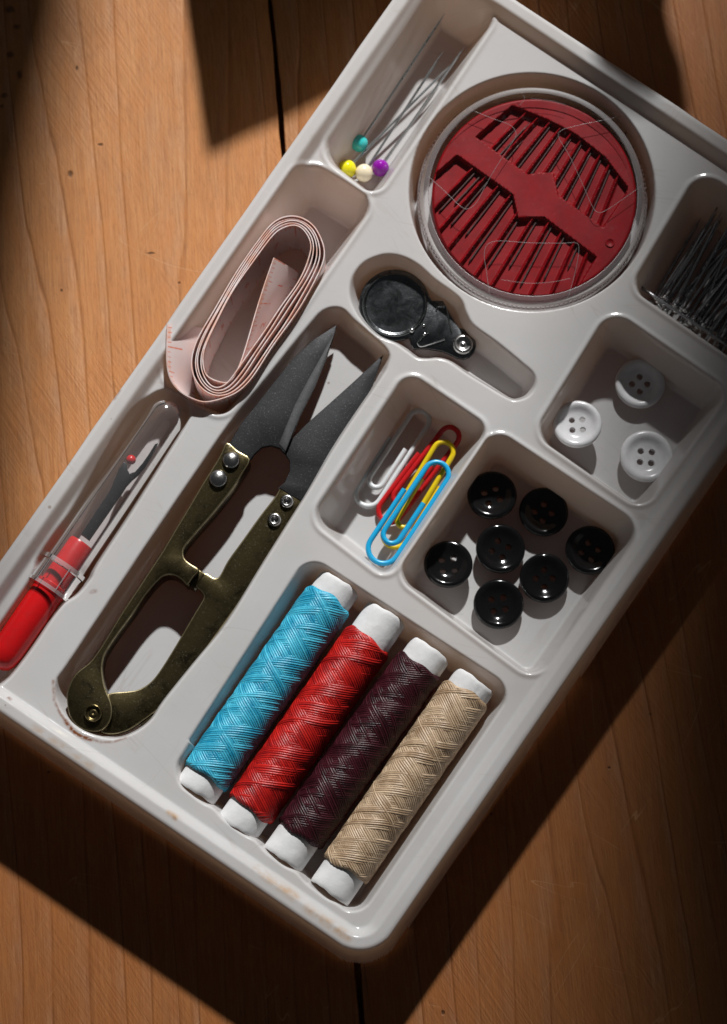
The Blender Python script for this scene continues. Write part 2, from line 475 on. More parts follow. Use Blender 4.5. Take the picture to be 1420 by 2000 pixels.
def mesh_obj(name, verts, faces, mat, parent=None, smooth=True, sharp=40, uv=None):
    """verts are world positions in units; the object sits at its parent's origin"""
    v = np.asarray(verts, float) * U
    if parent is not None:
        v = v - np.array(world_loc(parent))
    me = bpy.data.meshes.new(name)
    if isinstance(faces, np.ndarray):
        k = faces.shape[1]
        nf = faces.shape[0]
        me.vertices.add(len(v))
        me.vertices.foreach_set('co', v.astype(np.float32).ravel())
        me.loops.add(nf * k)
        me.loops.foreach_set('vertex_index', faces.astype(np.int32).ravel())
        me.polygons.add(nf)
        me.polygons.foreach_set('loop_start', np.arange(0, nf * k, k, dtype=np.int32))
        me.update(calc_edges=True)
    else:
        me.from_pydata([tuple(p) for p in v], [], faces)
        me.update()
    if uv is not None:
        lay = me.uv_layers.new(name='UVMap')
        li = np.empty(len(me.loops), np.int32)
        me.loops.foreach_get('vertex_index', li)
        lay.data.foreach_set('uv', np.asarray(uv, np.float32)[li].ravel())
    if smooth:
        me.polygons.foreach_set('use_smooth', np.ones(len(me.polygons), bool))
        if sharp:
            me.set_sharp_from_angle(angle=math.radians(sharp))
    me.materials.append(mat)
    o = bpy.data.objects.new(name, me)
    col.objects.link(o)
    if parent is not None:
        o.parent = parent
    return o


def world_loc(o):
    p = Vector((0, 0, 0))
    while o is not None:
        p = p + o.location
        o = o.parent
    return p


def thing(name, label, cat, base, group=None):
    o = bpy.data.objects.new(name, None)
    o.empty_display_size = 0.003
    col.objects.link(o)
    o.location = Vector(np.asarray(base, float) * U)
    o['label'] = label
    o['category'] = cat
    if group:
        o['group'] = group
    return o


def tag(o, label, cat, group=None):
    o['label'] = label
    o['category'] = cat
    if group:
        o['group'] = group
    return o


def frames(pts):
    pts = np.asarray(pts, float)
    tan = np.gradient(pts, axis=0)
    tan /= np.linalg.norm(tan, axis=1)[:, None] + 1e-12
    ref = np.array([0, 0, 1.0])
    n0 = np.cross(tan, ref)
    bad = np.linalg.norm(n0, axis=1) < 0.2
    n0[bad] = np.cross(tan[bad], np.array([1.0, 0, 0]))
    n0 /= np.linalg.norm(n0, axis=1)[:, None]
    b = np.cross(n0, tan)
    return tan, n0, b


def tube(pts, rad, sides=8, cap=True):
    pts = np.asarray(pts, float)
    n = len(pts)
    rad = np.broadcast_to(np.asarray(rad, float), (n,))
    tan, a, b = frames(pts)
    th = np.linspace(0, 2 * np.pi, sides, endpoint=False)
    ring = a[:, None, :] * np.cos(th)[None, :, None] + b[:, None, :] * np.sin(th)[None, :, None]
    v = (pts[:, None, :] + ring * rad[:, None, None]).reshape(-1, 3)
    i = np.arange(n - 1)[:, None] * sides
    j = np.arange(sides)[None, :]
    j2 = (j + 1) % sides
    q = np.stack([i + j, i + sides + j, i + sides + j2, i + j2], -1).reshape(-1, 4)
    if cap:
        f = [tuple(x) for x in q]
        f.append(tuple(range(sides)))
        f.append(tuple(range((n - 1) * sides, n * sides))[::-1])
        return v, f
    return v, q


def lathe_along(p0, p1, prof, sides=32):
    """surface of revolution about the axis p0->p1; prof is [(s, r)] with s from 0 to 1 along the axis"""
    p0 = np.asarray(p0, float)
    p1 = np.asarray(p1, float)
    ax = p1 - p0
    e = ax / np.linalg.norm(ax)
    a = np.cross(e, [0, 0, 1.0])
    if np.linalg.norm(a) < 0.1:
        a = np.cross(e, [1.0, 0, 0])
    a /= np.linalg.norm(a)
    b = np.cross(a, e)
    th = np.linspace(0, 2 * np.pi, sides, endpoint=False)
    v = []
    for s, r in prof:
        c = p0 + ax * s
        v.append(c + (a[None] * np.cos(th)[:, None] + b[None] * np.sin(th)[:, None]) * r)
    v = np.concatenate(v)
    n = len(prof)
    i = np.arange(n - 1)[:, None] * sides
    j = np.arange(sides)[None, :]
    j2 = (j + 1) % sides
    q = np.stack([i + j, i + j2, i + sides + j2, i + sides + j], -1).reshape(-1, 4)
    return v, q


def catmull(pts, n=6, closed=True):
    p = np.asarray(pts, float)
    out = []
    N = len(p)
    rngi = range(N) if closed else range(N - 1)
    for i in rngi:
        if closed:
            p0, p1, p2, p3 = p[(i - 1) % N], p[i], p[(i + 1) % N], p[(i + 2) % N]
        else:
            p0, p1, p2, p3 = p[max(i - 1, 0)], p[i], p[i + 1], p[min(i + 2, N - 1)]
        for k in range(n):
            t = k / n
            out.append(0.5 * ((2 * p1) + (-p0 + p2) * t + (2 * p0 - 5 * p1 + 4 * p2 - p3) * t * t + (-p0 + 3 * p1 - 3 * p2 + p3) * t ** 3))
    if not closed:
        out.append(p[-1])
    return np.array(out)


def fillet(pts, r, n=8):
    """round every corner of a polygon; r may be a list"""
    p = np.asarray(pts, float)
    N = len(p)
    rr = r if hasattr(r, '__len__') else [r] * N
    out = []
    for i in range(N):
        a, b, c = p[(i - 1) % N], p[i], p[(i + 1) % N]
        u = (a - b) / np.linalg.norm(a - b)
        w = (c - b) / np.linalg.norm(c - b)
        cosang = np.clip(np.dot(u, w), -1, 1)
        half = math.acos(cosang) / 2
        L = min(rr[i] / math.tan(half), 0.48 * np.linalg.norm(a - b), 0.48 * np.linalg.norm(c - b))
        R = L * math.tan(half)
        bis = (u + w) / np.linalg.norm(u + w)
        cen = b + bis * (R / math.sin(half))
        s = b + u * L - cen
        e = b + w * L - cen
        a0 = math.atan2(s[1], s[0])
        a1 = math.atan2(e[1], e[0])
        da = (a1 - a0 + math.pi) % (2 * math.pi) - math.pi
        for k in range(n + 1):
            t = a0 + da * k / n
            out.append(cen + R * np.array([math.cos(t), math.sin(t)]))
    return np.array(out)


def sdf(poly, X, Y):
    """signed distance to a closed polygon, positive inside"""
    p = np.asarray(poly, float)
    N = len(p)
    d2 = np.full(X.shape, 1e18)
    ins = np.zeros(X.shape, bool)
    for i in range(N):
        ax, ay = p[i]
        bx, by = p[(i + 1) % N]
        ex, ey = bx - ax, by - ay
        wx, wy = X - ax, Y - ay
        t = np.clip((wx * ex + wy * ey) / (ex * ex + ey * ey + 1e-12), 0, 1)
        dx, dy = wx - ex * t, wy - ey * t
        d2 = np.minimum(d2, dx * dx + dy * dy)
        c = ((ay <= Y) & (by > Y)) | ((by <= Y) & (ay > Y))
        if abs(ey) > 1e-12:
            xi = ax + (Y - ay) / ey * ex
            ins ^= c & (X < xi)
    d = np.sqrt(d2)
    return np.where(ins, d, -d)


def wp(pts, z):
    return np.array([P(x, y, z)[:2] for x, y in pts])


def ease(t, a=0.22):
    t = np.clip(t, 0, 1)
    m = 1 / (1 - a)
    return np.where(t < a, m * t * t / (2 * a), np.where(t > 1 - a, 1 - m * (1 - t) ** 2 / (2 * a), m * (t - a / 2)))


def inset_poly(p, d):
    """move every edge of a closed polygon inwards by d (any winding)"""
    p = np.asarray(p, float)
    N = len(p)
    area = 0.5 * np.sum(p[:, 0] * np.roll(p[:, 1], -1) - np.roll(p[:, 0], -1) * p[:, 1])
    s = 1 if area > 0 else -1
    out = []
    for i in range(N):
        a, b, c = p[i - 1], p[i], p[(i + 1) % N]
        u = b - a
        w = c - b
        u = u / (np.linalg.norm(u) + 1e-9)
        w = w / (np.linalg.norm(w) + 1e-9)
        n1 = np.array([-u[1], u[0]]) * s
        n2 = np.array([-w[1], w[0]]) * s
        m = n1 + n2
        L = np.linalg.norm(m)
        m = n1 if L < 0.3 else m / L
        k = 1 / max(0.5, float(np.dot(m, n1)))
        out.append(b + m * d * k)
    return np.array(out)


def plate(name, poly, z0, z1, bev, mat, parent=None, sharp=32, zfun=None, edge_mat=None):
    """solid slab of outline poly (world xy) between z0 and z1 with a bevelled top edge; zfun bends it"""
    p = np.asarray(poly, float)
    N = len(p)
    ins = inset_poly(p, bev)
    rings = [(p, z0), (p, z1 - bev), (inset_poly(p, bev * 0.3), z1 - bev * 0.3), (ins, z1)]
    v = []
    for q, z in rings:
        for x, y in q:
            dz = zfun(x, y) if zfun else 0.0
            v.append((x, y, z + dz))
    f = []
    for k in range(len(rings) - 1):
        for i in range(N):
            j = (i + 1) % N
            f.append((k * N + i, k * N + j, (k + 1) * N + j, (k + 1) * N + i))
    f.append(tuple(range(N))[::-1])
    f.append(tuple(range(3 * N, 4 * N)))
    o = mesh_obj(name, v, f, mat, parent, True, sharp)
    if edge_mat is not None:
        o.data.materials.append(edge_mat)
        for i in range(N, 3 * N):
            o.data.polygons[i].material_index = 1
    bm = bmesh.new()
    bm.from_mesh(o.data)
    bmesh.ops.triangulate(bm, faces=[q for q in bm.faces if len(q.verts) > 4])
    bmesh.ops.recalc_face_normals(bm, faces=bm.faces)
    bm.to_mesh(o.data)
    bm.free()
    o.data.set_sharp_from_angle(angle=math.radians(sharp))
    return o


def ball(name, c, r, mat, parent=None, seg=24, sq=1.0):
    prof = [((1 - math.cos(math.pi * k / 14)) / 2, max(1e-3, math.sin(math.pi * k / 14)) * r) for k in range(15)]
    c = np.asarray(c, float)
    v, q = lathe_along(c - [0, 0, r * sq], c + [0, 0, r * sq], prof, seg)
    return mesh_obj(name, v, q, mat, parent, True, None)


# ------------------------------------------------------------------ table (setting)
table = bpy.data.objects.new('table_top', None)
col.objects.link(table)
table['kind'] = 'structure'


def plank(x0, x1, mat, z1, bottom=-94):
    # outline in the photograph's frame at z=0; x0/x1 are (top, bottom) edge positions
    a = P(x0[0], -900, 0)
    b = P(x1[0], -900, 0)
    c = P(x1[1], 2500, 0)
    d = P(x0[1], 2500, 0)
    n = 140
    rnd = np.random.default_rng(int(abs(x0[0]) + 3))
    pts = []
    for s, e in ((a, b), (b, c), (c, d), (d, a)):
        for k in range(n):
            t = k / n
            q = s + (e - s) * t
            w = 2.2 * math.sin(t * 9 + x0[0]) + 1.2 * math.sin(t * 41 + x0[0]) + rnd.normal(0, 0.7)
            pts.append((q[0] + w, q[1]))
    return plate('plank', np.array(pts), bottom, z1, 3.0, mat, table)


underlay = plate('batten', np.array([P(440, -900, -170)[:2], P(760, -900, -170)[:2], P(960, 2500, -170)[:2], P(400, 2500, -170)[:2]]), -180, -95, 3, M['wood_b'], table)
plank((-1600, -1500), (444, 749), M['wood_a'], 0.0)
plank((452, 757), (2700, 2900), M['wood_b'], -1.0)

# ------------------------------------------------------------------ tray
AX = np.array([math.cos(math.radians(-34.3)), math.sin(math.radians(-34.3))])   # across the tray
AY = np.array([-AX[1], AX[0]])                                                  # along the tray
rim_px = [(-141, 1297), (722, 1887), (1705, 457), (842, -112)]
rim = fillet(wp(rim_px, H), [75, 75, 75, 75], 14)

WELLS = {}


def well(name, pts_px, depth, wall, r=None, spline=False, lip=4.0):
    w = wp(pts_px, HP)
    if r is not None:
        w = fillet(w, r, 8)
    elif spline:
        w = catmull(w, 4)
    WELLS[name] = (w, depth, wall, lip)


well('pins', [(622, 300), (855, -42), (972, 32), (734, 388)], 118, 46, [42, 36, 30, 34])
well('tape', [(596, 308), (733, 396), (437, 820), (300, 735)], 122, 44, [50, 34, 34, 50])
well('ripper', [(324, 761), (288, 776), (250, 815), (210, 878), (170, 942), (132, 1004), (104, 1042), (72, 1090), (64, 1118), (45, 1151), (0, 1217),
                (-40, 1275), (-58, 1315), (-40, 1340), (-14, 1345), (10, 1331), (30, 1310), (66, 1262), (102, 1208), (126, 1178), (152, 1160), (177, 1130), (192, 1100),
                (255, 1004), (330, 884), (366, 825), (372, 800), (360, 775)], 66, 30, None, True)
well('snips', [(667, 600), (695, 625), (724, 649), (760, 685), (759, 714), (742, 745), (667, 856), (598, 970), (521, 1093), (445, 1216), (383, 1293), (322, 1369), (297, 1406),
               (263, 1432), (223, 1444), (174, 1434), (134, 1408), (110, 1369), (108, 1330), (130, 1296), (213, 1170), (297, 1044), (371, 935), (445, 827),
               (519, 735), (593, 644), (630, 605)], 76, 26, None, True, 1.5)
well('clips', [(795, 726), (957, 836), (757, 1132), (604, 1014)], 112, 44, [34, 30, 30, 40])
well('black', [(965, 838), (1254, 1030), (1046, 1330), (772, 1125)], 110, 32, [38, 44, 40, 40])
well('white', [(1192, 604), (1424, 765), (1256, 998), (1042, 848)], 106, 34, [44, 34, 40, 40])
c0 = P(1039, 374, HP)
th_ = np.linspace(0, 2 * np.pi, 90, endpoint=False)
WELLS['case'] = (np.stack([c0[0] + 246 * np.cos(th_), c0[1] + 246 * np.sin(th_)], 1), 92, 16, 4.0)
well('threader', [(760, 497), (790, 503), (820, 520), (849, 546), (885, 572), (902, 589), (911, 613), (926, 637), (970, 669), (1021, 711), (1042, 731), (1045, 752),
                  (1034, 771), (1012, 780), (991, 776), (950, 752), (911, 728), (879, 706), (858, 699), (837, 700), (815, 698), (797, 686), (772, 669), (737, 654),
                  (706, 624), (687, 590), (684, 560), (692, 535), (710, 514), (734, 502)], 60, 26, None, True)
well('heap', [(1366, 332), (1620, 500), (1452, 716), (1230, 562)], 120, 44, [46, 30, 30, 36])
well('spools', [(602, 1084), (1003, 1346), (696, 1800), (326, 1514)], 92, 30, [40, 42, 46, 44])


def build_tray():
    step = 2.6
    cen = wp([(780, 880)], H)[0]
    R = (rim - cen) @ np.stack([AX, AY], 1)
    lo = R.min(0) - 40
    hi = R.max(0) + 40
    us = np.arange(lo[0], hi[0], step)
    vs = np.arange(lo[1], hi[1], step)
    Ug, Vg = np.meshgrid(us, vs)
    X = cen[0] + Ug * AX[0] + Vg * AY[0]
    Y = cen[1] + Ug * AX[1] + Vg * AY[1]
    d = sdf(rim, X, Y)
    nz = np.sin(X * 0.011 + 1) * np.sin(Y * 0.009) * 0.8
    Z = H - (H - HP) * ease((d - 25) / 24.0, 0.3) + nz
    edge = np.clip(1 - d / 10.0, 0, 1)
    Z = np.where(d < 10, H + nz - 5.0 * edge ** 2, Z)
    Z = np.where(d < 0, H + nz - 5.0 - (H - 5.0) * np.clip(-d / 16.0, 0, 1), Z)
    lipmask = np.zeros_like(X)
    for nm, (poly, depth, wall, lip) in WELLS.items():
        mn = poly.min(0) - 15
        mx = poly.max(0) + 15
        sel = (X > mn[0]) & (X < mx[0]) & (Y > mn[1]) & (Y < mx[1])
        ii = np.nonzero(sel)
        x, y = X[ii], Y[ii]
        s = sdf(poly, x, y) + lip
        if nm == 'spools':
            lx, ly = Ug[ii], Vg[ii]
            # the tray pinches in between the spools at both ends
            s = s - 5.0 * (0.5 - 0.5 * np.cos((lx - SP_U0) / 103.0 * 2 * np.pi)) ** 3 * (ly < SP_V0 - 170)
        t = ease(s / wall, 0.20)
        if nm == 'snips':
            ly = Vg[ii]
            k_ = np.clip((ly - SN_V0) / (SN_V1 - SN_V0), 0, 1)
            depth = depth - 20.0 * k_ * k_ * (3 - 2 * k_)
        base = np.minimum(Z[ii], HP + nz[ii] + 40)
        zz = base - (depth + base - HP) * t
        if nm in ('pins', 'clips', 'black', 'white', 'heap', 'tape'):
            zz = zz + 2.5 * np.exp(-((s + 2) / 5.0) ** 2)       # faint raised lip
        Z[ii] = np.where(s > -14, zz, Z[ii])
    # raised shoulder round the spool well
    poly = WELLS['spools'][0]
    keep = d > -16.6
    idx = -np.ones(X.shape, np.int64)
    a = keep[:-1, :-1] & keep[1:, :-1] & keep[:-1, 1:] & keep[1:, 1:]
    use = np.zeros_like(keep)
    use[:-1, :-1] |= a
    use[1:, :-1] |= a
    use[:-1, 1:] |= a
    use[1:, 1:] |= a
    idx[use] = np.arange(use.sum())
    q = np.stack([idx[:-1, :-1][a], idx[:-1, 1:][a], idx[1:, 1:][a], idx[1:, :-1][a]], -1)
    V = np.stack([X[use], Y[use], Z[use]], -1)
    o = mesh_obj('sewing_kit_tray', V, q, M['tray'], None, True, None)
    # stains: rusty crack by the snips' pivot, flecks, tan scuffs along the rim
    xs, ys = X[use], Y[use]

    def near(line, wdt):
        w = wp(line, HP)
        dd = np.full(xs.shape, 1e9)
        for i in range(len(w) - 1):
            e = w[i + 1] - w[i]
            tt = np.clip(((xs - w[i][0]) * e[0] + (ys - w[i][1]) * e[1]) / (e @ e), 0, 1)
            dd = np.minimum(dd, np.hypot(xs - w[i][0] - e[0] * tt, ys - w[i][1] - e[1] * tt))
        return np.clip(1 - dd / wdt, 0, 1)
    st = near([(104, 1330), (106, 1368), (118, 1394), (131, 1412)], 4.2) * 0.9
    st = np.maximum(st, near([(128, 1408), (138, 1422), (150, 1434), (166, 1441), (178, 1444)], 6.0) * 1.4)
    st = np.maximum(st, near([(178, 1444), (200, 1450), (222, 1449), (246, 1441)], 4.0) * 0.7)
    st = np.maximum(st, near([(178, 1156), (186, 1154)], 6.0) * 0.7)
    st = np.maximum(st, near([(19, 1365), (22, 1368)], 4.5) * 0.9)
    st = np.maximum(st, near([(340, 1600), (343, 1602)], 5.0) * 0.6)
    st = np.maximum(st, near([(226, 785), (236, 768)], 4.0) * 0.6)
    tn = near([(70, 1425), (180, 1500)], 12) * 0.6
    tn = np.maximum(tn, near([(505, 1700), (575, 1752)], 15) * 0.9)
    tn = np.maximum(tn, near([(600, 1775), (680, 1832)], 14) * 0.9)
    tn = np.maximum(tn, near([(330, 1588), (350, 1603)], 9))
    tn = np.maximum(tn, near([(380, 520), (250, 720)], 10) * 0.3)
    for nm, arr in (('stain', st), ('tan', tn)):
        at = o.data.attributes.new(nm, 'FLOAT', 'POINT')
        at.data.foreach_set('value', arr.astype(np.float32))
    # pull the object's origin to the tray's base
    tag(o, 'shallow off-white plastic sewing kit tray with many moulded compartments, lying on the wooden table', 'tray')
    return o


_cen = wp([(780, 880)], H)[0]
_a = (wp([(520, 1340)], HP)[0] - _cen) @ np.stack([AX, AY], 1)
SP_U0 = _a[0]
SP_V0 = ((wp([(660, 1440)], HP)[0] - _cen) @ np.stack([AX, AY], 1))[1]
SN_V0, SN_V1 = [((wp([q_], HP)[0] - _cen) @ np.stack([AX, AY], 1))[1] for q_ in ((500, 905), (560, 815))]
tray = build_tray()

# ------------------------------------------------------------------ thread spools
SPOOL_FLOOR = HP - 92
SR = 50.0


def wobble(r, X, Y, cx, n, amp, scale):
    """smooth noise, periodic round the package (circumference cx)"""
    out = np.zeros_like(X)
    for _ in range(n):
        k = r.integers(-4, 5)
        out += np.sin(2 * np.pi * k * Y / cx + X * r.uniform(-1, 1) / scale + r.uniform(0, 6.28)) * r.uniform(0.4, 1)
    return amp * out / math.sqrt(n)


def wind(L, R, seed):
    """cross-wound package: two families of parallel strands, whichever was wound last lies on top"""
    r = np.random.default_rng(seed)
    C = 2 * np.pi * R
    turns = {11: 2, 22: 2, 33: 2, 44: 2}[seed]
    al = math.radians({11: 27.0, 22: 25.0, 33: 28.0, 44: 26.0}[seed])
    Pb = C * math.sin(al) / turns
    ns = int(round(Pb / 4.5))
    per = Pb / ns
    xs = np.arange(-L / 2, L / 2 + 0.5, 0.62)
    nc = 400
    ys = np.linspace(0, C, nc, endpoint=False)
    X, Y = np.meshgrid(xs, ys, indexing='ij')
    H_, AL, AC, PR = [], [], [], []
    w2 = wobble(r, X, Y, C, 7, 2.2, 60)
    for sg in (1, -1):
        w = X * math.cos(al) + sg * Y * math.sin(al) + wobble(r, X, Y, C, 8, 1.9, 40)
        l = -sg * X * math.sin(al) + Y * math.cos(al)
        q = w / per
        idx = np.round(q)
        fr = q - idx
        prof = np.sqrt(np.maximum(0.0, 1 - (fr * 1.9) ** 2))
        hsh = np.sin(np.mod(idx, ns * turns) * 12.9898 + seed * 3 + sg) * 43758.5453
        hsh = hsh - np.floor(hsh)
        # strands run over their whole width at one level, so step the ribbon height per strand
        wq = idx * per
        ph = r.uniform(0, 6.28)
        ribbon = 0.62 * np.cos(2 * np.pi * wq / Pb + ph)
        for m_ in (1, 3, 4, 5, 7):
            ribbon = ribbon + r.normal(0, 0.34) * np.cos(2 * np.pi * m_ * wq / (Pb * turns) + r.uniform(0, 6.28))
        H_.append(ribbon + 0.50 * (hsh - 0.5) * np.abs(hsh - 0.5) * 3 + 0.12 * r.normal(size=X.shape) + 1.9 * prof - 1.9)
        AL.append(l)
        PR.append(prof)
        AC.append(fr + 0.5 + hsh * 7.0)
    top = H_[0] - 1.9 * (PR[0] - 1) + w2 * 0.16 > H_[1] - 1.9 * (PR[1] - 1)
    h = np.where(top, H_[0], H_[1])
    al_ = np.where(top, AL[0], AL[1])
    ac_ = np.where(top, AC[0], AC[1])
    e = np.clip((L / 2 - np.abs(X)) / 9.0, 0, 1)
    edge = 5.0 * (1 - e) ** 2
    big = wobble(r, X, Y, C, 5, 0.5, 90)
    RR = R + h + big - edge
    th = Y / R
    V = np.stack([X + 3.0 * np.sin(th * 2 + seed) * (1 - e) + 2.0 * np.sin(th * 5 + 1) * (1 - e), RR * np.cos(th), RR * np.sin(th)], -1).reshape(-1, 3)
    n = len(xs)
    i = np.arange(n - 1)[:, None] * nc
    j = np.arange(nc)[None, :]
    j2 = (j + 1) % nc
    q = np.stack([i + j, i + j2, i + nc + j2, i + nc + j], -1).reshape(-1, 4)
    uv = np.stack([al_.ravel(), ac_.ravel()], 1)
    return V, q, uv


def spool(top_px, bot_px, mat, label, seed, w0, w1):
    zc = SPOOL_FLOOR + SR + 1
    a = P(*bot_px, zc)
    b = P(*top_px, zc)
    ax = b - a
    Ls = np.linalg.norm(ax)
    e = ax / Ls
    n = np.cross(e, [0, 0, 1.0])
    n /= np.linalg.norm(n)
    up = np.cross(n, e)
    mid = (a + b) / 2
    root = thing('thread_spool', label, 'thread spool', [mid[0], mid[1], SPOOL_FLOOR - 3], 'thread spools lying side by side')
    r = np.random.default_rng(seed)
    # paper core: a squashed, slightly crumpled tube with wall thickness
    sides = 72
    prof = [(0.012, 35), (0.0, 38.5), (0.0, 42), (0.004, 43.6), (0.015, 44.2), (0.03, 44.2), (0.045, 44), (0.06, 44), (0.075, 44), (0.09, 44), (0.12, 44), (0.3, 43.5), (0.7, 43.5), (0.85, 44), (0.88, 44), (0.91, 44),
            (0.925, 44), (0.94, 44), (0.955, 44), (0.97, 44.2), (0.985, 44.2), (0.996, 43.6), (1.0, 42), (1.0, 38.5), (0.988, 35)]
    dents = [(r.uniform(0.4, 2.7), r.choice([r.uniform(0.0, 0.07), r.uniform(0.93, 1.0)]), r.uniform(0.3, 1.0), r.uniform(0.06, 0.2), r.uniform(0.008, 0.022)) for _ in range(9)]
    th = np.linspace(0, 2 * np.pi, sides, endpoint=False)
    ph = r.uniform(0, 6, 6)
    V = []
    for s, rad in prof:
        end = abs(s - 0.5) * 2
        wob = 0.6 * np.sin(3 * th + ph[0]) + 0.4 * np.sin(5 * th + ph[1] + s * 3) + 0.25 * np.sin(11 * th + ph[2] + 8 * s)
        flat = 2.4 * np.cos(2 * th + ph[3] * 0.1)
        rr = rad + (wob + flat) * 0.35
        sh = (2.0 * np.sin(1 * th + ph[4]) + 0.9 * np.sin(4 * th + ph[5]) + 0.5 * np.sin(9 * th + ph[2])) * (1 if end > 0.85 else 0)
        for dt, ds, da_, dw, dl in dents:
            rr = rr - da_ * np.exp(-((th - dt) / dw) ** 2) * math.exp(-((s - ds) / dl) ** 2)
        c = a + ax * s
        V.append(c[None] + n[None] * (rr * np.cos(th))[:, None] + up[None] * (rr * np.sin(th))[:, None] + e[None] * sh[:, None])
    V = np.concatenate(V)
    i = np.arange(len(prof) - 1)[:, None] * sides
    j = np.arange(sides)[None, :]
    j2 = (j + 1) % sides
    q = np.stack([i + j, i + j2, i + sides + j2, i + sides + j], -1).reshape(-1, 4)
    # plugged ends
    faces = [tuple(x) for x in q]
    faces.append(tuple(range(sides))[::-1])
    faces.append(tuple(range((len(prof) - 1) * sides, len(prof) * sides)))
    mesh_obj('paper_core', V, faces, M['paper'], root, True, 50)
    # wound thread
    L = Ls * (w1 - w0)
    ctr = a + ax * (w0 + w1) / 2
    v, q, uv = wind(L, SR + 1.5, seed)
    body, qb = lathe_along([-L / 2 + 4, 0, 0], [L / 2 - 4, 0, 0], [(0, 40), (0.0, SR - 6), (0.03, SR - 4), (0.97, SR - 4), (1, SR - 6), (1, 40)], 40)
    nb = len(v)
    v = np.concatenate([v, body])
    q = np.concatenate([q, qb + nb])
    uv = np.concatenate([uv, np.zeros((len(body), 2))])
    vw = ctr[None] + v[:, :1] * e[None] + v[:, 1:2] * n[None] + v[:, 2:3] * up[None]
    mesh_obj('wound_thread', vw, q, mat, root, True, None, uv)


spool((664, 1140), (379, 1551), M['th_cyan'], 'spool of glossy cyan blue thread on a white paper core', 11, 0.075, 0.925)
spool((756, 1199), (461, 1620), M['th_red'], 'spool of bright red thread on a white paper core, beside the cyan one', 22, 0.085, 0.875)
spool((841, 1271), (549, 1682), M['th_plum'], 'spool of dark plum thread on a white paper core', 33, 0.115, 0.925)
spool((928, 1330), (642, 1745), M['th_beige'], 'spool of beige thread on a white paper core at the tray edge', 44, 0.105, 0.94)

# ------------------------------------------------------------------ thread snips
SF = HP - 76


def s5(pts):
    return [(100 + x / 2.0286, 600 + y / 2.0286) for x, y in pts]


def outline(pts_px, z, n=3):
    """smooth closed outline; corners given as a third value 1 stay sharp"""
    pts = [(p[0], p[1]) for p in pts_px]
    w = wp(pts, z)
    return catmull(w, n)


snips = thing('thread_snips', 'tarnished brass thread snips with open dark steel blades lying in the long compartment', 'snips', [*P(420, 1030, SF)[:2], SF])
ZA = HP - 8
bl = s5([(1132, 68), (1095, 185), (1045, 310), (985, 430), (940, 545), (925, 578), (905, 556), (870, 546), (835, 553), (805, 580), (785, 607), (738, 655), (690, 610),
         (702, 545), (725, 505), (755, 455), (800, 400), (870, 310), (960, 200), (1040, 125)])
blade_l = plate('blade', wp(bl, ZA), ZA - 14, ZA - 3, 1.6, M['blade'], snips)
bl2 = s5([(1315, 185), (1290, 260), (1240, 390), (1180, 500), (1100, 630), (1040, 715), (1008, 775), (955, 745), (900, 712), (925, 690), (945, 645), (944, 605), (922, 572),
          (950, 522), (1010, 460), (1100, 380), (1200, 290), (1270, 225)])
blade_r = plate('blade', wp(bl2, ZA - 8), ZA - 22, ZA - 13.5, 1.6, M['blade'], snips)
# ground bevel along the upper blade's cutting edge
bv = s5([(1126, 86), (1094, 185), (1044, 310), (984, 430), (939, 543), (928, 570), (902, 540), (930, 470), (965, 385), (1010, 300), (1068, 195)])
plate('cutting_bevel', wp(bv, ZA), ZA - 4, ZA - 1.6, 1.2, M['blade_edge'], blade_l)

al = s5([(697, 537), (673, 580), (650, 620), (600, 700), (550, 785), (490, 885), (440, 970), (400, 1030), (340, 1122), (280, 1212), (222, 1308), (182, 1370), (150, 1410), (100, 1450),
         (72, 1498), (62, 1550), (74, 1620), (110, 1665), (160, 1682), (203, 1675), (233, 1642), (243, 1600), (236, 1560), (222, 1528), (210, 1490), (203, 1440), (205, 1405),
         (218, 1365), (262, 1298), (320, 1220), (380, 1135), (425, 1084), (455, 1063), (488, 1064), (518, 1082), (540, 1101), (563, 1072), (586, 1042), (556, 1020), (532, 1000), (524, 975), (531, 948), (570, 900),
         (640, 820), (720, 720), (757, 662), (788, 603), (740, 570)])
arm_l = plate('handle_arm', outline(al, ZA, 3), ZA - 50, ZA + 3, 2.6, M['brass'], snips, edge_mat=M['brass_glint'])
ar = s5([(920, 697), (972, 730), (1022, 763), (960, 860), (900, 950), (800, 1095), (700, 1235), (600, 1375), (520, 1492), (450, 1572), (400, 1612), (350, 1648), (300, 1678), (245, 1692),
         (195, 1684), (165, 1640), (190, 1570), (228, 1530), (300, 1522), (350, 1512), (398, 1480), (440, 1425), (500, 1328), (556, 1232), (592, 1172), (604, 1145), (590, 1122), (572, 1104), (592, 1060),
         (616, 1054), (645, 1072), (668, 1062), (700, 1003), (760, 920), (830, 822), (890, 745)])
arm_r = plate('handle_arm', outline(ar, ZA - 14, 3), ZA - 32, ZA - 15, 2.6, M['brass'], snips, edge_mat=M['brass_glint'])
# folded-down flange along the outer side of the lower arm
fl = s5([(1022, 765), (962, 862), (902, 952), (802, 1097), (702, 1237), (602, 1377), (522, 1494), (452, 1574), (402, 1614), (352, 1650)])
fl = wp(fl, ZA - 14)
fo = []
for i in range(len(fl)):
    t = fl[min(i + 1, len(fl) - 1)] - fl[max(i - 1, 0)]
    t /= np.linalg.norm(t)
    fo.append(fl[i] + np.array([t[1], -t[0]]) * -4.0)
fo = np.array(fo)
plate('flange', np.concatenate([catmull(fl, 3, False), catmull(fo, 3, False)[::-1]]), ZA - 52, ZA - 17, 1.5, M['brass'], arm_r)
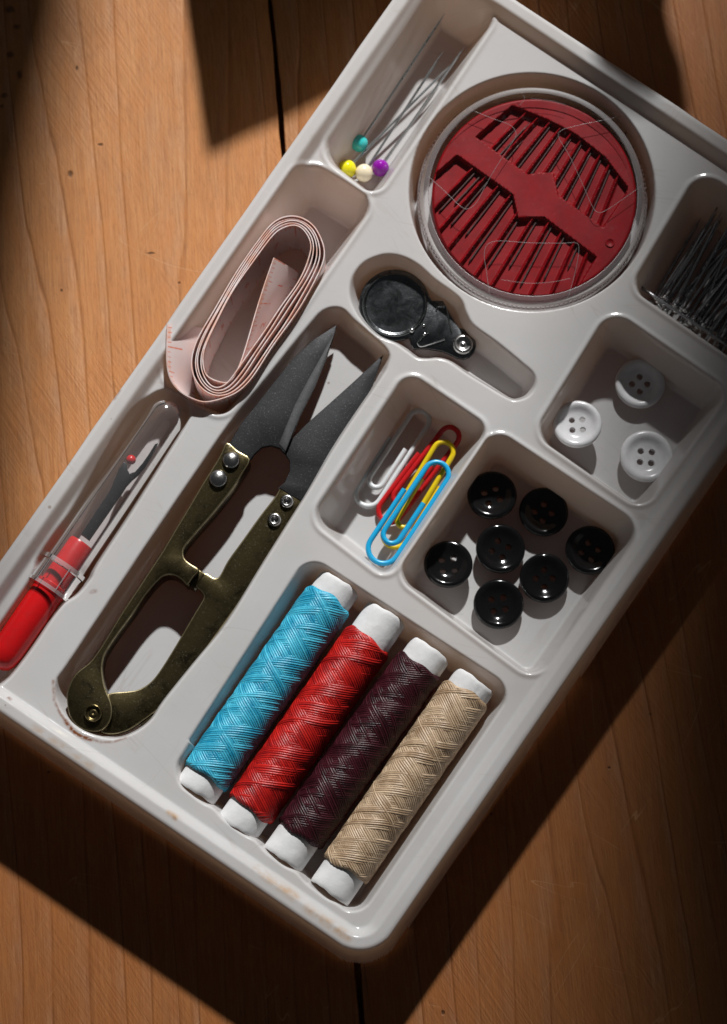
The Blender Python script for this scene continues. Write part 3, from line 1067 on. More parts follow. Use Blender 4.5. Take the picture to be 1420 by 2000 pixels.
# bent-down stop tab
tb = s5([(541, 1101), (587, 1041), (612, 1060), (568, 1118)])
plate('stop_tab', wp(tb, ZA - 20), ZA - 52, ZA - 14, 3, M['brass'], arm_l)
for cx, cy, r_ in ((713, 606, 17.5), (662, 679, 18.5)):
    q = s5([(cx, cy)])[0]
    c = P(q[0], q[1], ZA + 6)
    prof = [(0, r_ * 0.96), (0.25, r_), (0.5, r_ * 0.95), (0.72, r_ * 0.8), (0.9, r_ * 0.5), (0.98, r_ * 0.22), (1, 0.1)]
    v, f = lathe_along([c[0], c[1], ZA + 2], [c[0], c[1], ZA + 16], prof, 36)
    mesh_obj('dome_rivet', v, f, M['steel'], snips, True, None)
for cx, cy in ((934, 768), (885, 841)):
    q = s5([(cx, cy)])[0]
    r_ = 14.0
    c = P(q[0], q[1], ZA - 10)
    prof = [(0, r_ * 1.02), (0.5, r_), (0.85, r_ * 0.88), (1, r_ * 0.7), (0.95, r_ * 0.52), (0.5, r_ * 0.42), (0.2, r_ * 0.36), (0.1, 0.1)]
    v, f = lathe_along([c[0], c[1], ZA - 16], [c[0], c[1], ZA - 7], prof, 32)
    mesh_obj('hollow_rivet', v, f, M['steel'], snips, True, None)
q = s5([(167, 1609)])[0]
c = P(q[0], q[1], ZA + 6)
prof = [(0, 18.5), (0.6, 18), (0.9, 16.5), (1, 15), (0.8, 13.2), (0.45, 12), (0.4, 9), (0.55, 7), (0.5, 3), (0.4, 0.1)]
v, f = lathe_along([c[0], c[1], ZA + 2], [c[0], c[1], ZA + 14], prof, 36)
mesh_obj('pivot_rivet', v, f, M['brass'], snips, True, None)

# ------------------------------------------------------------------ seam ripper
RF = HP - 66
zr = RF + 40
ripper = thing('seam_ripper', 'red handled seam ripper with its fork and red ball tip under a clear cap', 'seam ripper', [*P(150, 1080, RF)[:2], RF])
h_top = P(160, 1060, zr)
h_bot = P(-8, 1304, zr)
hv, hf = lathe_along(h_bot, h_top, [(0, 0.5), (0.008, 14), (0.03, 24), (0.07, 30), (0.14, 32.5), (0.45, 33.5), (0.60, 33), (0.605, 34.5), (0.66, 34.5), (0.67, 26.5), (0.985, 26), (1.0, 24), (1.0, 0.5)], 32)
mesh_obj('handle', hv, hf, M['red_plastic'], ripper, True, 45)
# steel shank with fork
sh = [(158, 1044), (214, 960), (219, 950), (224, 936), (233, 916), (242, 902), (249, 908), (249, 918), (254, 925), (264, 922), (278, 906), (290, 889), (303, 868), (308, 866),
      (304, 876), (295, 894), (283, 912), (270, 928), (258, 938), (247, 950), (238, 964), (174, 1056)]
z2 = zr + 8
shank = plate('shank', wp(sh, z2), z2 - 5, z2 + 4, 1.8, M['shank'], ripper, 30)
ball('ball_tip', P(256, 898, z2 + 2), 9.8, M['red_plastic'], ripper)
cp0 = P(96, 1150, zr)
cp1 = P(346, 782, zr)
Lc = np.linalg.norm(cp1 - cp0)
prof = [(0.0, 45), (0.0, 47), (0.10, 47), (0.105, 44), (0.16, 43.5), (0.5, 42.5), (0.9, 41)]
for k in range(1, 8):
    an = math.pi / 2 * k / 7
    prof.append((0.9 + 0.098 * math.sin(an), max(41 * math.cos(an), 0.2)))
cv, cf = lathe_along(cp0, cp1, prof, 40)
cap = mesh_obj('clear_cap', cv, cf, M['clear_cap'], ripper, True, 40)
for s0, s1, r0 in ((-0.01, 0.006, 49.0), (0.105, 0.125, 48.5)):
    rv, rf = lathe_along(cp0 + (cp1 - cp0) * s0, cp0 + (cp1 - cp0) * s1, [(0, 46), (0, r0), (1, r0), (1, 46), (0, 46)], 32)
    mesh_obj('cap_ring', rv, rf, M['clear_edge'], cap, True, 30)
ev = cp1 - cp0
ev = ev / np.linalg.norm(ev)
nn = np.cross(ev, [0, 0, 1.0])
nn /= np.linalg.norm(nn)
for off in (-22, 22):
    hgt = math.sqrt(47 ** 2 - off ** 2) + 1
    a_ = cp0 + nn * off + np.array([0, 0, hgt])
    v_, f_ = tube([a_, a_ + ev * Lc * 0.06, a_ + ev * Lc * 0.115], 1.4, 6)
    mesh_obj('cap_rib', v_, f_, M['clear_edge'], cap)

# ------------------------------------------------------------------ tape measure
TF = HP - 120


def resample(p, step):
    p = np.asarray(p, float)
    s = np.concatenate([[0], np.cumsum(np.linalg.norm(np.diff(p[:, :2], axis=0), axis=1))])
    n = max(4, int(s[-1] / step))
    t = np.linspace(0, s[-1], n)
    return np.stack([np.interp(t, s, p[:, k]) for k in range(p.shape[1])], 1)


ZT = HP + 18
outer = np.array([(430, 777), (460, 768), (498, 735), (545, 668), (590, 600), (622, 540), (636, 500), (630, 470), (610, 436), (575, 419), (536, 428), (500, 470), (452, 539), (412, 610),
                  (380, 668), (369, 715), (380, 750), (403, 771)], float)
inner = np.array([(423, 754), (440, 747), (458, 722), (490, 668), (535, 603), (575, 552), (602, 500), (607, 478), (598, 455), (580, 440), (555, 445), (530, 465), (468, 552), (430, 620),
                  (402, 675), (396, 708), (403, 735), (412, 748)], float)
outer = np.concatenate([outer[:1], outer[:0:-1]])
inner = np.concatenate([inner[:1], inner[:0:-1]])
oc = catmull(resample(np.concatenate([outer, outer[:1]]), 26.0)[:-1], 1)
ic = catmull(resample(np.concatenate([inner, inner[:1]]), 26.0)[:-1], 1)
oc = resample(np.concatenate([catmull(outer, 10), outer[:1]]), 1.0)
ic = resample(np.concatenate([catmull(inner, 10), inner[:1]]), 1.0)
oc = oc[np.linspace(0, len(oc) - 1, 145).astype(int)][:-1]
ic = ic[np.linspace(0, len(ic) - 1, 145).astype(int)][:-1]
path = []
TURNS = 5
NP = len(oc)
ph_r = np.random.default_rng(5)
waves = [(ph_r.uniform(0, 6), ph_r.uniform(0.4, 1.0)) for _ in range(TURNS + 1)]
for k in range(TURNS * NP + 1):
    f = k / (TURNS * NP)
    turn = k / NP
    i = k % NP
    a = f * 0.98 + 0.02 * math.sin(turn * 9.1)
    bias = 0.07 * math.sin(i / NP * 4 * math.pi + waves[int(turn)][0]) * waves[int(turn)][1] + 0.02 * math.sin(i / NP * 10 * math.pi + k * 0.004)
    m = min(max(a + bias, 0), 1)
    q = ic[i] * (1 - m) + oc[i] * m
    path.append((q[0], q[1]))
path = np.array(path)
top3 = np.array([P(x, y, ZT) for x, y in path])
top3[:, 2] += 1.6 * np.sin(np.arange(len(top3)) * 0.021) + 1.0 * np.sin(np.arange(len(top3)) * 0.007 + 1)
bot3 = top3.copy()
bot3[:, 2] = TF + 1
# leaning inner end and flaring outer end, given by the top edge and the bottom edge separately
in_top = np.array([P(x, y, z) for x, y, z in ((535, 503, ZT - 12), (519, 548, ZT - 10), (500, 608, ZT - 6), (484, 664, ZT - 3), (470, 708, ZT - 1), (455, 738, ZT), (440, 750, ZT))])
in_bot = np.array([P(x, y, z) for x, y, z in ((582, 531, TF + 60), (574, 562, TF + 40), (548, 604, TF + 20), (520, 650, TF + 8), (492, 690, TF + 2), (466, 728, TF + 1), (440, 750, TF + 1))])
for i in (4, 5, 6):
    w_ = (6 - i) / 3
    straight = in_top[i].copy()
    straight[2] = TF + 1
    in_bot[i] = in_bot[i] * w_ + straight * (1 - w_)
out_top = np.array([P(x, y, z) for x, y, z in ((424, 781, ZT + 1), (408, 784, ZT + 1), (394, 784, ZT + 2), (376, 778, ZT + 4), (352, 765, ZT + 8), (334, 744, ZT + 12), (326, 714, ZT + 14), (325, 672, ZT + 14), (326, 632, ZT + 12))])
out_bot = []
for i, (x, y, z) in enumerate(out_top):
    lean = [0, 0, 3, 10, 22, 38, 52, 64, 70][i]
    rise = [0, 0, 0, 4, 14, 34, 56, 72, 84][i]
    out_bot.append((x + lean, y + lean * 0.16 + (3 if i < 7 else 0), TF + 1 + rise))
out_bot = np.array(out_bot)


def smooth3(p, n=6):
    return catmull(p, n, False)


top_all = np.concatenate([smooth3(in_top), top3[4:-2], smooth3(out_top)])
bot_all = np.concatenate([smooth3(in_bot), bot3[4:-2], smooth3(out_bot)])
# even out the joints
for arr in (top_all, bot_all):
    for _ in range(4):
        arr[1:-1] = 0.25 * arr[:-2] + 0.5 * arr[1:-1] + 0.25 * arr[2:]
n = len(top_all)
seg = np.concatenate([[0], np.cumsum(np.linalg.norm(np.diff(top_all, axis=0), axis=1))])
NV = 7
tg = np.gradient(top_all, axis=0)
tg /= np.linalg.norm(tg, axis=1)[:, None]
wid = top_all - bot_all
nrm = np.cross(tg, wid)
nrm /= np.linalg.norm(nrm, axis=1)[:, None]
TH = 1.05
V, UVs = [], []
for sgn in (1, -1):
    for j in range(NV):
        s = j / (NV - 1)
        V.append(bot_all + wid * s + nrm * TH * sgn)
        UVs.append(np.stack([seg, np.full(n, s)], 1))
V = np.concatenate(V)
UVs = np.concatenate(UVs)
F_ = []
for side in (0, 1):
    for j in range(NV - 1):
        a0 = (side * NV + j) * n
        for i in range(n - 1):
            qd = (a0 + i, a0 + i + 1, a0 + n + i + 1, a0 + n + i)
            F_.append(qd if side == 0 else qd[::-1])
tt, bb = (NV - 1) * n, (2 * NV - 1) * n
for i in range(n - 1):
    F_.append((tt + i, tt + i + 1, bb + i + 1, bb + i))
    F_.append((i, i + 1, NV * n + i + 1, NV * n + i)[::-1])
for e in (0, n - 1):
    for j in range(NV - 1):
        F_.append((j * n + e, (j + 1) * n + e, (NV + j + 1) * n + e, (NV + j) * n + e))
tape = mesh_obj('tape_measure', V, np.array(F_), M['tape'], None, True, 50, UVs)
tag(tape, 'rolled white measuring tape with red markings standing on edge in its compartment', 'tape measure')

def tape_numbers():
    Vn, Fn = [], []
    base = 0
    total = seg[-1]
    k = 0
    s0 = 55.0
    while s0 < total - 330:
        k += 1
        cu = bpy.data.curves.new('num', 'FONT')
        cu.body = str(k)
        cu.align_x = 'CENTER'
        cu.size = 1.0
        ob = bpy.data.objects.new('num', cu)
        col.objects.link(ob)
        dg = bpy.context.evaluated_depsgraph_get()
        me = bpy.data.meshes.new_from_object(ob.evaluated_get(dg))
        for side in (1, -1):
            for vt in me.vertices:
                ss = s0 - 0.0 + side * vt.co.x * 32.0
                vv = 0.40 + vt.co.y * 0.24
                i_ = min(max(np.searchsorted(seg, ss), 1), n - 1)
                f_ = (ss - seg[i_ - 1]) / (seg[i_] - seg[i_ - 1] + 1e-9)
                pb = bot_all[i_ - 1] * (1 - f_) + bot_all[i_] * f_
                pt = top_all[i_ - 1] * (1 - f_) + top_all[i_] * f_
                Vn.append(pb + (pt - pb) * vv + nrm[i_] * (TH + 0.35) * side)
            for pl in me.polygons:
                Fn.append(tuple(base + q_ for q_ in pl.vertices))
            base += len(me.vertices)
        bpy.data.objects.remove(ob)
        s0 += 100.0
    mesh_obj('printed_numbers', Vn, Fn, M['ink'], tape, False, None)


tape_numbers()

# ------------------------------------------------------------------ ball-headed pins
PF = HP - 118


def bead_pin(head, tip, zt, mat, label, r):
    zh = PF + r + 8
    r = r * 1.08
    h = P(*head, zh)
    t = P(*tip, zt)
    root = thing('ball_head_pin', label, 'pin', [h[0], h[1], PF], 'ball-headed pins in the top compartment')
    n_ = 12
    pts = [h + (t - h) * (k / n_) for k in range(n_ + 1)]
    rad = [2.7] * (n_ - 1) + [2.0, 0.5]
    v, f = tube(pts, rad, 8)
    mesh_obj('shaft', v, f, M['pin_steel'], root)
    ball('bead_head', h, r, mat, root, 28)


bead_pin((702, 280), (869, 26), PF + 96, M['teal'], 'pin with a teal ball head resting above the other pin heads', 16.5)
bead_pin((678, 330), (880, 127), PF + 34, M['yellow'], 'pin with a yellow ball head in the compartment corner', 17.5)
bead_pin((711, 338), (865, 101), PF + 46, M['cream'], 'pin with a cream ball head between the yellow and purple ones', 17.0)
bead_pin((743, 328), (908, 90), PF + 56, M['purple'], 'pin with a purple ball head at the right of the row', 16.5)

# ------------------------------------------------------------------ paper clips
CF = HP - 112


def paper_clip(top, bot, z_top, z_bot, width, mat, label, flip=1, r=5.5):
    a = P(*bot, z_bot)
    b = P(*top, z_top)
    ax = b - a
    L = np.linalg.norm(ax)
    e = ax / L
    w = np.cross(e, [0, 0, 1.0])
    w /= np.linalg.norm(w)
    nz_ = np.cross(w, e)
    h = width / 2 - r
    R2 = h * 0.80          # upper loop
    R3 = h * 0.58          # inner loop

    def arc(cw, cs, rad, t0, t1, n_=10):
        return [(cw + rad * math.cos(t0 + (t1 - t0) * k / n_), cs + rad * math.sin(t0 + (t1 - t0) * k / n_)) for k in range(n_ + 1)]
    pts = [(-h, L * 0.64)]
    pts += arc(0, h + r, h, math.pi, 2 * math.pi)
    pts += arc(h - R2, L - R2 - r, R2, 0, math.pi)
    x3 = h - 2 * R2
    pts += arc(x3 + R3, L * 0.20 + R3, R3, math.pi, 2 * math.pi)
    pts += [(x3 + 2 * R3, L * 0.62)]
    pts = np.array(pts)
    pts[:, 0] *= flip
    p2 = resample(pts, 5.0)
    zoff = np.linspace(-2.2, 3.4, len(p2))
    p3 = a[None] + p2[:, :1] * w[None] + p2[:, 1:] * e[None] + zoff[:, None] * nz_[None]
    v, f = tube(p3, r, 10)
    o = mesh_obj('paper_clip', v, f, mat, None, True, 60)
    tag(o, label, 'paper clip', 'paper clips in their compartment')
    return o


paper_clip((828, 798), (703, 989), CF + 26, CF + 9, 64, M['clip_white'], 'white coated paper clip lying apart from the coloured ones', 1)
paper_clip((889, 831), (745, 1020), CF + 44, CF + 10, 60, M['clip_red'], 'red coated paper clip at the bottom of the pile', 1)
paper_clip((883, 864), (757, 1070), CF + 52, CF + 34, 62, M['clip_yellow'], 'yellow coated paper clip between the red and blue ones', -1)
paper_clip((863, 899), (730, 1100), CF + 62, CF + 74, 73, M['clip_blue'], 'sky blue coated paper clip on top of the pile', 1)

# ------------------------------------------------------------------ buttons


def button_mesh(name, prof, R, hole_r, hole_d):
    v, q = lathe_along([0, 0, 0], [0, 0, R], [(z, r * R) for r, z in prof], 64)
    me = bpy.data.meshes.new(name)
    me.from_pydata([tuple(x * U) for x in v], [], [tuple(int(k) for k in f) for f in q])
    o = bpy.data.objects.new(name, me)
    col.objects.link(o)
    bm = bmesh.new()
    bm.from_mesh(me)
    bmesh.ops.remove_doubles(bm, verts=bm.verts, dist=R * U * 0.004)
    bmesh.ops.recalc_face_normals(bm, faces=bm.faces)
    bm.to_mesh(me)
    bm.free()
    cm = bpy.data.meshes.new('cutter')
    bm = bmesh.new()
    for k in range(4):
        an = math.pi / 4 + k * math.pi / 2
        bmesh.ops.create_cone(bm, cap_ends=True, segments=24, radius1=hole_r * R * U, radius2=hole_r * R * U, depth=R * 3 * U,
                              matrix=Matrix.Translation((hole_d * R * U * math.cos(an), hole_d * R * U * math.sin(an), 0)))
    bm.to_mesh(cm)
    bm.free()
    co = bpy.data.objects.new('cutter', cm)
    col.objects.link(co)
    md = o.modifiers.new('b', 'BOOLEAN')
    md.operation = 'DIFFERENCE'
    md.solver = 'EXACT'
    md.object = co
    dg = bpy.context.evaluated_depsgraph_get()
    res = bpy.data.meshes.new_from_object(o.evaluated_get(dg))
    bpy.data.objects.remove(o)
    bpy.data.objects.remove(co)
    res.name = name
    res.polygons.foreach_set('use_smooth', np.ones(len(res.polygons), bool))
    res.set_sharp_from_angle(angle=math.radians(42))
    res.materials.clear()
    return res


prof_w = [(0.001, 0.0), (0.70, 0.0), (0.86, 0.05), (0.96, 0.16), (1.0, 0.27), (0.985, 0.35), (0.93, 0.405), (0.85, 0.42), (0.77, 0.40), (0.69, 0.34), (0.60, 0.27), (0.50, 0.235), (0.3, 0.22), (0.001, 0.22)]
prof_b = [(0.001, 0.0), (0.66, 0.0), (0.84, 0.06), (0.96, 0.20), (1.0, 0.32), (0.985, 0.40), (0.93, 0.455), (0.85, 0.465), (0.76, 0.43), (0.62, 0.34), (0.45, 0.28), (0.25, 0.255), (0.001, 0.25)]
me_w = button_mesh('white_button', prof_w, 50.0, 0.125, 0.30)
me_b = button_mesh('black_button', prof_b, 50.0, 0.13, 0.34)
me_w.materials.append(M['white_button'])
me_b.materials.append(M['black_button'])


def button(me, px, py, r, floor, rot, tilt, label, group):
    floor = floor + (10 if px in (876, 962) else 0)
    zc = floor + 22 + 50 * math.sin(math.hypot(*tilt)) * 0.9
    c = P(px, py, zc)
    o = bpy.data.objects.new('button', me)
    col.objects.link(o)
    o.scale = (r / 50.0,) * 3
    o.rotation_euler = (tilt[0], tilt[1], rot)
    o.location = Vector((c[0] * U, c[1] * U, (zc - 20) * U))
    tag(o, label, 'button', group)


WF = HP - 106
gw = 'white shirt buttons in the right compartment'
button(me_w, 1250, 748, 51.5, WF, math.radians(45), (0.03, 0.02), 'white four-hole button at the shaded back of its compartment', gw)
button(me_w, 1129, 828, 49.5, WF + 26, math.radians(2), (-0.06, -0.05), 'smallest white four-hole button, against the left wall of its compartment', gw)
button(me_w, 1262, 891, 54.0, WF, math.radians(-5), (-0.04, 0.05), 'largest white four-hole button, in the near corner of its compartment', gw)
BF = HP - 110
gb = 'glossy black buttons in one compartment'
bdat = [(962, 968, 50.5, 20, (-0.09, -0.02), 'black button at the back of the group, nearest the paper clips with a bright glint'),
        (1061, 999, 50.5, 40, (0.05, 0.05), 'black button at the back of the group beside the far wall'),
        (876, 1103, 49.5, 5, (-0.10, -0.02), 'leftmost black button, standing apart with a bright glint'),
        (976, 1071, 50.5, 60, (0.10, 0.04), 'black button in the middle of the group, ringed by the others'),
        (1063, 1128, 50.5, 45, (0.04, 0.0), 'black button touching the middle one on its right'),
        (1152, 1075, 51.0, 55, (0.03, 0.08), 'rightmost black button, close to the tray edge'),
        (974, 1179, 51.0, 10, (0.02, 0.0), 'black button nearest the thread spools, lowest of the group')]
for px, py, r_, ro, ti, lb in bdat:
    button(me_b, px, py, r_, BF, math.radians(ro), ti, lb, gb)

# ------------------------------------------------------------------ needle compact
CB = HP - 92
ZI = HP - 34        # level of the red insert's raised face
compact = thing('needle_compact', 'round clear plastic needle case with a ribbed red insert, filling the circular compartment', 'needle case', [c0[0], c0[1], CB])


def s2(pts):
    return [(780 + x / 2.21875, 100 + y / 2.21875) for x, y in pts]


ci = P(1043.5, 384, ZI)


def circ(c, r, n_=96):
    t = np.linspace(0, 2 * np.pi, n_, endpoint=False)
    return np.stack([c[0] + r * np.cos(t), c[1] + r * np.sin(t)], 1)


FAN = P(1420, -191, ZI)
fa0 = math.atan2(*(P(834, 420, ZI) - FAN)[1::-1])
fa1 = math.atan2(*(P(1111, 584, ZI) - FAN)[1::-1])
NRIB = 9


def build_insert():
    RI = 208.0
    st = 1.9
    g = np.arange(-RI - 4, RI + 4, st)
    Xg, Yg = np.meshgrid(g + ci[0], g + ci[1])
    r = np.hypot(Xg - ci[0], Yg - ci[1])
    win_up = wp(s2([(335, 370), (490, 237), (640, 297), (765, 362), (890, 460), (988, 590), (982, 615), (882, 760), (690, 622), (668, 520), (556, 530)]), ZI)
    win_lo = wp(s2([(250, 452), (490, 622), (512, 722), (626, 720), (852, 892), (738, 1082), (600, 1200), (200, 1200), (-60, 900), (0, 600), (118, 565)]), ZI)
    d = np.maximum(sdf(win_up, Xg, Yg), sdf(win_lo, Xg, Yg))
    low = np.clip(d / 3.2 + 0.5, 0, 1)
    depth = 13.0
    Z = ZI - depth * low
    # fan of ribs
    ang = np.arctan2(Yg - FAN[1], Xg - FAN[0])
    fr = (ang - fa0) / (fa1 - fa0) * NRIB
    dist = np.hypot(Xg - FAN[0], Yg - FAN[1])
    k = np.round(fr)
    off = np.abs(fr - k) * abs(fa1 - fa0) / NRIB * dist
    rib = np.clip((4.6 - off) / 3.6, 0, 1) * (k >= 0) * (k <= NRIB)
    Z = np.maximum(Z, ZI - depth + (depth - 3.0) * rib)
    Z = np.where(d < -1.6, ZI, Z)
    Z = Z + 0.5 * np.sin(Xg * 0.05) * np.sin(Yg * 0.04)
    edge = np.clip((r - (RI - 5)) / 5, 0, 1)
    Z = Z - 5 * edge ** 2
    keep = r < RI
    a = keep[:-1, :-1] & keep[1:, :-1] & keep[:-1, 1:] & keep[1:, 1:]
    use = np.zeros_like(keep)
    for sy in (slice(None, -1), slice(1, None)):
        for sx in (slice(None, -1), slice(1, None)):
            use[sy, sx] |= a
    idx = -np.ones(Xg.shape, np.int64)
    idx[use] = np.arange(use.sum())
    q = np.stack([idx[:-1, :-1][a], idx[:-1, 1:][a], idx[1:, 1:][a], idx[1:, :-1][a]], -1)
    V = np.stack([Xg[use], Yg[use], Z[use]], -1)
    # rim wall
    t = np.linspace(0, 2 * np.pi, 128, endpoint=False)
    n0 = len(V)
    ring = []
    for rr, zz in ((RI - 3.2, ZI - 3), (RI, ZI - 6), (RI, ZI - 52), (0.5, ZI - 52)):
        ring.append(np.stack([ci[0] + rr * np.cos(t), ci[1] + rr * np.sin(t), np.full(128, zz)], 1))
    V = np.concatenate([V] + ring)
    qq = []
    for k in range(3):
        for i in range(128):
            j = (i + 1) % 128
            qq.append((n0 + k * 128 + i, n0 + k * 128 + j, n0 + (k + 1) * 128 + j, n0 + (k + 1) * 128 + i))
    q = np.concatenate([q, np.array(qq)])
    return mesh_obj('red_insert', V, q, M['red_insert'], compact, True, 38)


build_insert()
# small moulded boss at the band's right end
q = s2([(913, 830)])[0]
c = P(q[0], q[1], ZI)
v, f = lathe_along([c[0], c[1], ZI - 2], [c[0], c[1], ZI + 2.2], [(0, 10), (0.8, 9.6), (1, 9), (0.6, 7.4), (0.5, 0.2)], 28)
mesh_obj('boss', v, f, M['red_insert'], compact, True, None)
# clear shell: base dish and lid
zc0, zc1 = CB + 1, HP - 14
cc = P(1041, 381, HP - 20)
v, f = lathe_along([cc[0], cc[1], zc0], [cc[0], cc[1], zc1], [(0, 218), (0.0, 224), (0.05, 228), (0.55, 230), (0.56, 234), (0.66, 234), (0.67, 229), (0.92, 226), (0.985, 222), (1.0, 217), (1.0, 213), (0.96, 211.5)], 128)
lid = mesh_obj('clear_rim', v, f, M['clear_rim'], compact, True, 35)
v, f = lathe_along([cc[0], cc[1], zc0], [cc[0], cc[1], zc1], [(0.955, 211.4), (0.97, 205), (0.97, 0.5)], 128)
mesh_obj('clear_lid', v, f, M['clear'], compact, True, 35)
# knurled grip beads round the lid
KV, KF = [], []
for k in range(150):
    t = 2 * math.pi * k / 150
    for rr, zz, lz in ((231.0, zc0 + (zc1 - zc0) * 0.72, 5.0),):
        p = np.array([cc[0] + rr * math.cos(t), cc[1] + rr * math.sin(t), zz])
        bv_, bf_ = lathe_along(p - [0, 0, 4], p + [0, 0, 4], [(0, 0.2), (0.15, 1.6), (0.5, 2.3), (0.85, 1.6), (1, 0.2)], 8)
        bf_ = bf_ + len(KV) * 40
        KV.append(bv_)
        KF.append(bf_)
mesh_obj('knurling', np.concatenate(KV), np.concatenate(KF), M['clear_edge'], lid, True, None)
# moulded outlines and scratches on the lid
zl = zc0 + (zc1 - zc0) * 0.96 + 0.6


def lid_line(pts, r_=0.9, closed=False):
    r_ *= 0.58
    w = [P(x, y, zl) for x, y in s2(pts)]
    w = catmull(np.array(w), 8, closed)
    v_, f_ = tube(w, r_, 6)
    mesh_obj('moulded_line', v_, f_, M['clear_edge'], lid)


lid_line([(288, 245), (400, 290), (475, 318), (502, 345), (500, 378), (440, 470), (380, 570), (335, 655), (300, 682), (265, 672), (200, 610), (122, 540)], 0.9)
lid_line([(1060, 258), (900, 295), (760, 325), (705, 342), (690, 372), (740, 460), (800, 590), (835, 670), (860, 698), (895, 690), (970, 640), (1062, 575)], 0.9)
lid_line([(392, 1060), (378, 960), (368, 880), (385, 835), (440, 822), (560, 830), (700, 832), (760, 830), (778, 850), (768, 930), (740, 1040), (728, 1068)], 0.9)
lid_line([(520, 160), (542, 205), (520, 235)], 0.7)
lid_line([(440, 990), (560, 1005), (660, 1000), (740, 985)], 0.6)
lid_line([(570, 205), (660, 215), (720, 232)], 0.6)

# needles lying between the ribs
gn = 'needles in the round red case'
pos_words = ['nearest the left edge', 'second from the left', 'third from the left', 'fourth from the left', 'fifth from the left', 'just left of centre', 'under the middle of the band',
             'just right of centre', 'fourth from the right', 'third from the right', 'second from the right', 'nearest the right edge']
nd_mesh = None
for k in range(NRIB):
    an = fa0 + (fa1 - fa0) * (k + 0.5) / NRIB
    dr = np.array([math.cos(an), math.sin(an)])
    # clip to the insert's disc
    o_ = FAN[:2] - ci[:2]
    bq = o_ @ dr
    cq = o_ @ o_ - 200.0 ** 2
    disc = bq * bq - cq
    if disc <= 0:
        continue
    far = -bq + math.sqrt(disc)
    for j, off in enumerate((-7.0, 6.0)):
        if j == 1 and k not in (0,):
            continue
        e1 = far - 12 - 16 * ((k * 7 + j * 5) % 3)
        e0 = e1 - (330 if 1 < k < 9 else 235)
        side = np.array([-dr[1], dr[0]]) * off
        zz = ZI - 10.0
        base = np.array([*(FAN[:2] + dr * e1 + side), zz])
        root = thing('needle', 'dark steel needle in the red case, %s%s' % (pos_words[k], ', right one of its pair' if j else ''), 'needle', base, gn)
        if nd_mesh is None:
            pts = [(0, 0, 0), (8, 0, 0), (20, 0, 0), (60, 0, 0), (200, 0, 0), (300, 0, 0), (335, 0, 0)]
            v_, f_ = tube(pts, [1.2, 1.9, 1.85, 1.8, 1.8, 1.4, 0.3], 8)
            nd_mesh = bpy.data.meshes.new('needle_shaft')
            nd_mesh.from_pydata([tuple(np.array(x) * U) for x in v_], [], f_)
            nd_mesh.polygons.foreach_set('use_smooth', np.ones(len(nd_mesh.polygons), bool))
            nd_mesh.materials.append(M['needle'])
            nd_first = root
        o = bpy.data.objects.new('shaft', nd_mesh)
        col.objects.link(o)
        o.parent = root
        o.scale = ((e1 - e0) / 335.0, 1, 1)
        root.rotation_euler = (0, 0, an + math.pi)

# ------------------------------------------------------------------ needle threader
NF = HP - 60


def s4(pts):
    return [(660 + x / 3.381, 480 + y / 3.381) for x, y in pts]


zt_ = NF + 22
thr = thing('needle_threader', 'tin needle threader with a round head lying in the keyhole shaped compartment', 'needle threader', [*P(800, 615, NF)[:2], NF])
body_pts = []
dc = (375, 392)
for k in range(0, 40):
    an = math.radians(20 - 18 + k * 8.1 + 62)
    body_pts.append((dc[0] + 236 * math.cos(an), dc[1] + 236 * math.sin(an)))
# disc outline runs clockwise in the picture from lower right round to upper right, then the body
disc_arc = []
for k in range(37):
    an = math.radians(66 + k * (360 - 66 - 12) / 36)
    disc_arc.append((dc[0] + 236 * math.cos(an), dc[1] + 236 * math.sin(an)))
body = [(622, 362), (695, 363), (718, 402), (742, 452), (772, 502), (800, 540), (838, 552), (880, 575), (908, 618), (914, 660), (900, 705), (868, 738), (828, 750), (788, 742),
        (740, 718), (690, 698), (640, 688), (590, 680), (540, 678), (500, 684), (482, 650)]
plate('threader_plate', wp(s4(disc_arc + body), zt_), zt_ - 6, zt_ + 2, 2.0, M['tin'], thr, 30)
cw = P(*s4([(375, 392)])[0], zt_ + 2)
v, f = lathe_along([cw[0], cw[1], zt_ + 1.0], [cw[0], cw[1], zt_ + 5.0], [(0, 66), (0.6, 65.5), (1, 63), (0.7, 60.5), (0.3, 59), (0.26, 57), (0.3, 40), (0.36, 20), (0.4, 0.3)], 64)
mesh_obj('raised_rim', v, f, M['tin'], thr, True, None)
cw = P(*s4([(826, 652)])[0], zt_ + 2)
v, f = lathe_along([cw[0], cw[1], zt_ + 1.0], [cw[0], cw[1], zt_ + 8.0], [(0, 21), (0.6, 20), (1, 16), (0.85, 12), (0.4, 9), (0.5, 5), (0.7, 0.3)], 32)
mesh_obj('boss', v, f, M['steel'], thr, True, None)
for pts in ([(650, 425), (655, 402), (680, 400), (712, 402), (722, 440), (735, 500), (752, 572)], [(600, 570), (532, 630), (530, 650), (552, 664), (620, 645), (705, 618)]):
    w = catmull(np.array([P(x, y, zt_ + 4) for x, y in s4(pts)]), 5, False)
    v, f = tube(w, 1.5, 6)
    mesh_obj('wire_loop', v, f, M['pin_end'], thr)
for px_, py_, r_ in ((490, 560, 5.5), (572, 584, 3.4), (568, 526, 3.0)):
    qx, qy = s4([(px_, py_)])[0]
    ball('stud', P(qx, qy, zt_ + 3), r_, M['pin_end'], thr, 14)

# ------------------------------------------------------------------ heap of silver pins at the right
HF = HP - 120
gp = 'loose steel pins heaped in the right-hand compartment'
vdir = wp([(1290, 590), (1396, 425)], HF)
vd = vdir[1] - vdir[0]
vlen = np.linalg.norm(vd)
vd /= vlen
ud = np.array([-vd[1], vd[0]]) * -1
pin_shaft = pin_head = None
r = np.random.default_rng(3)


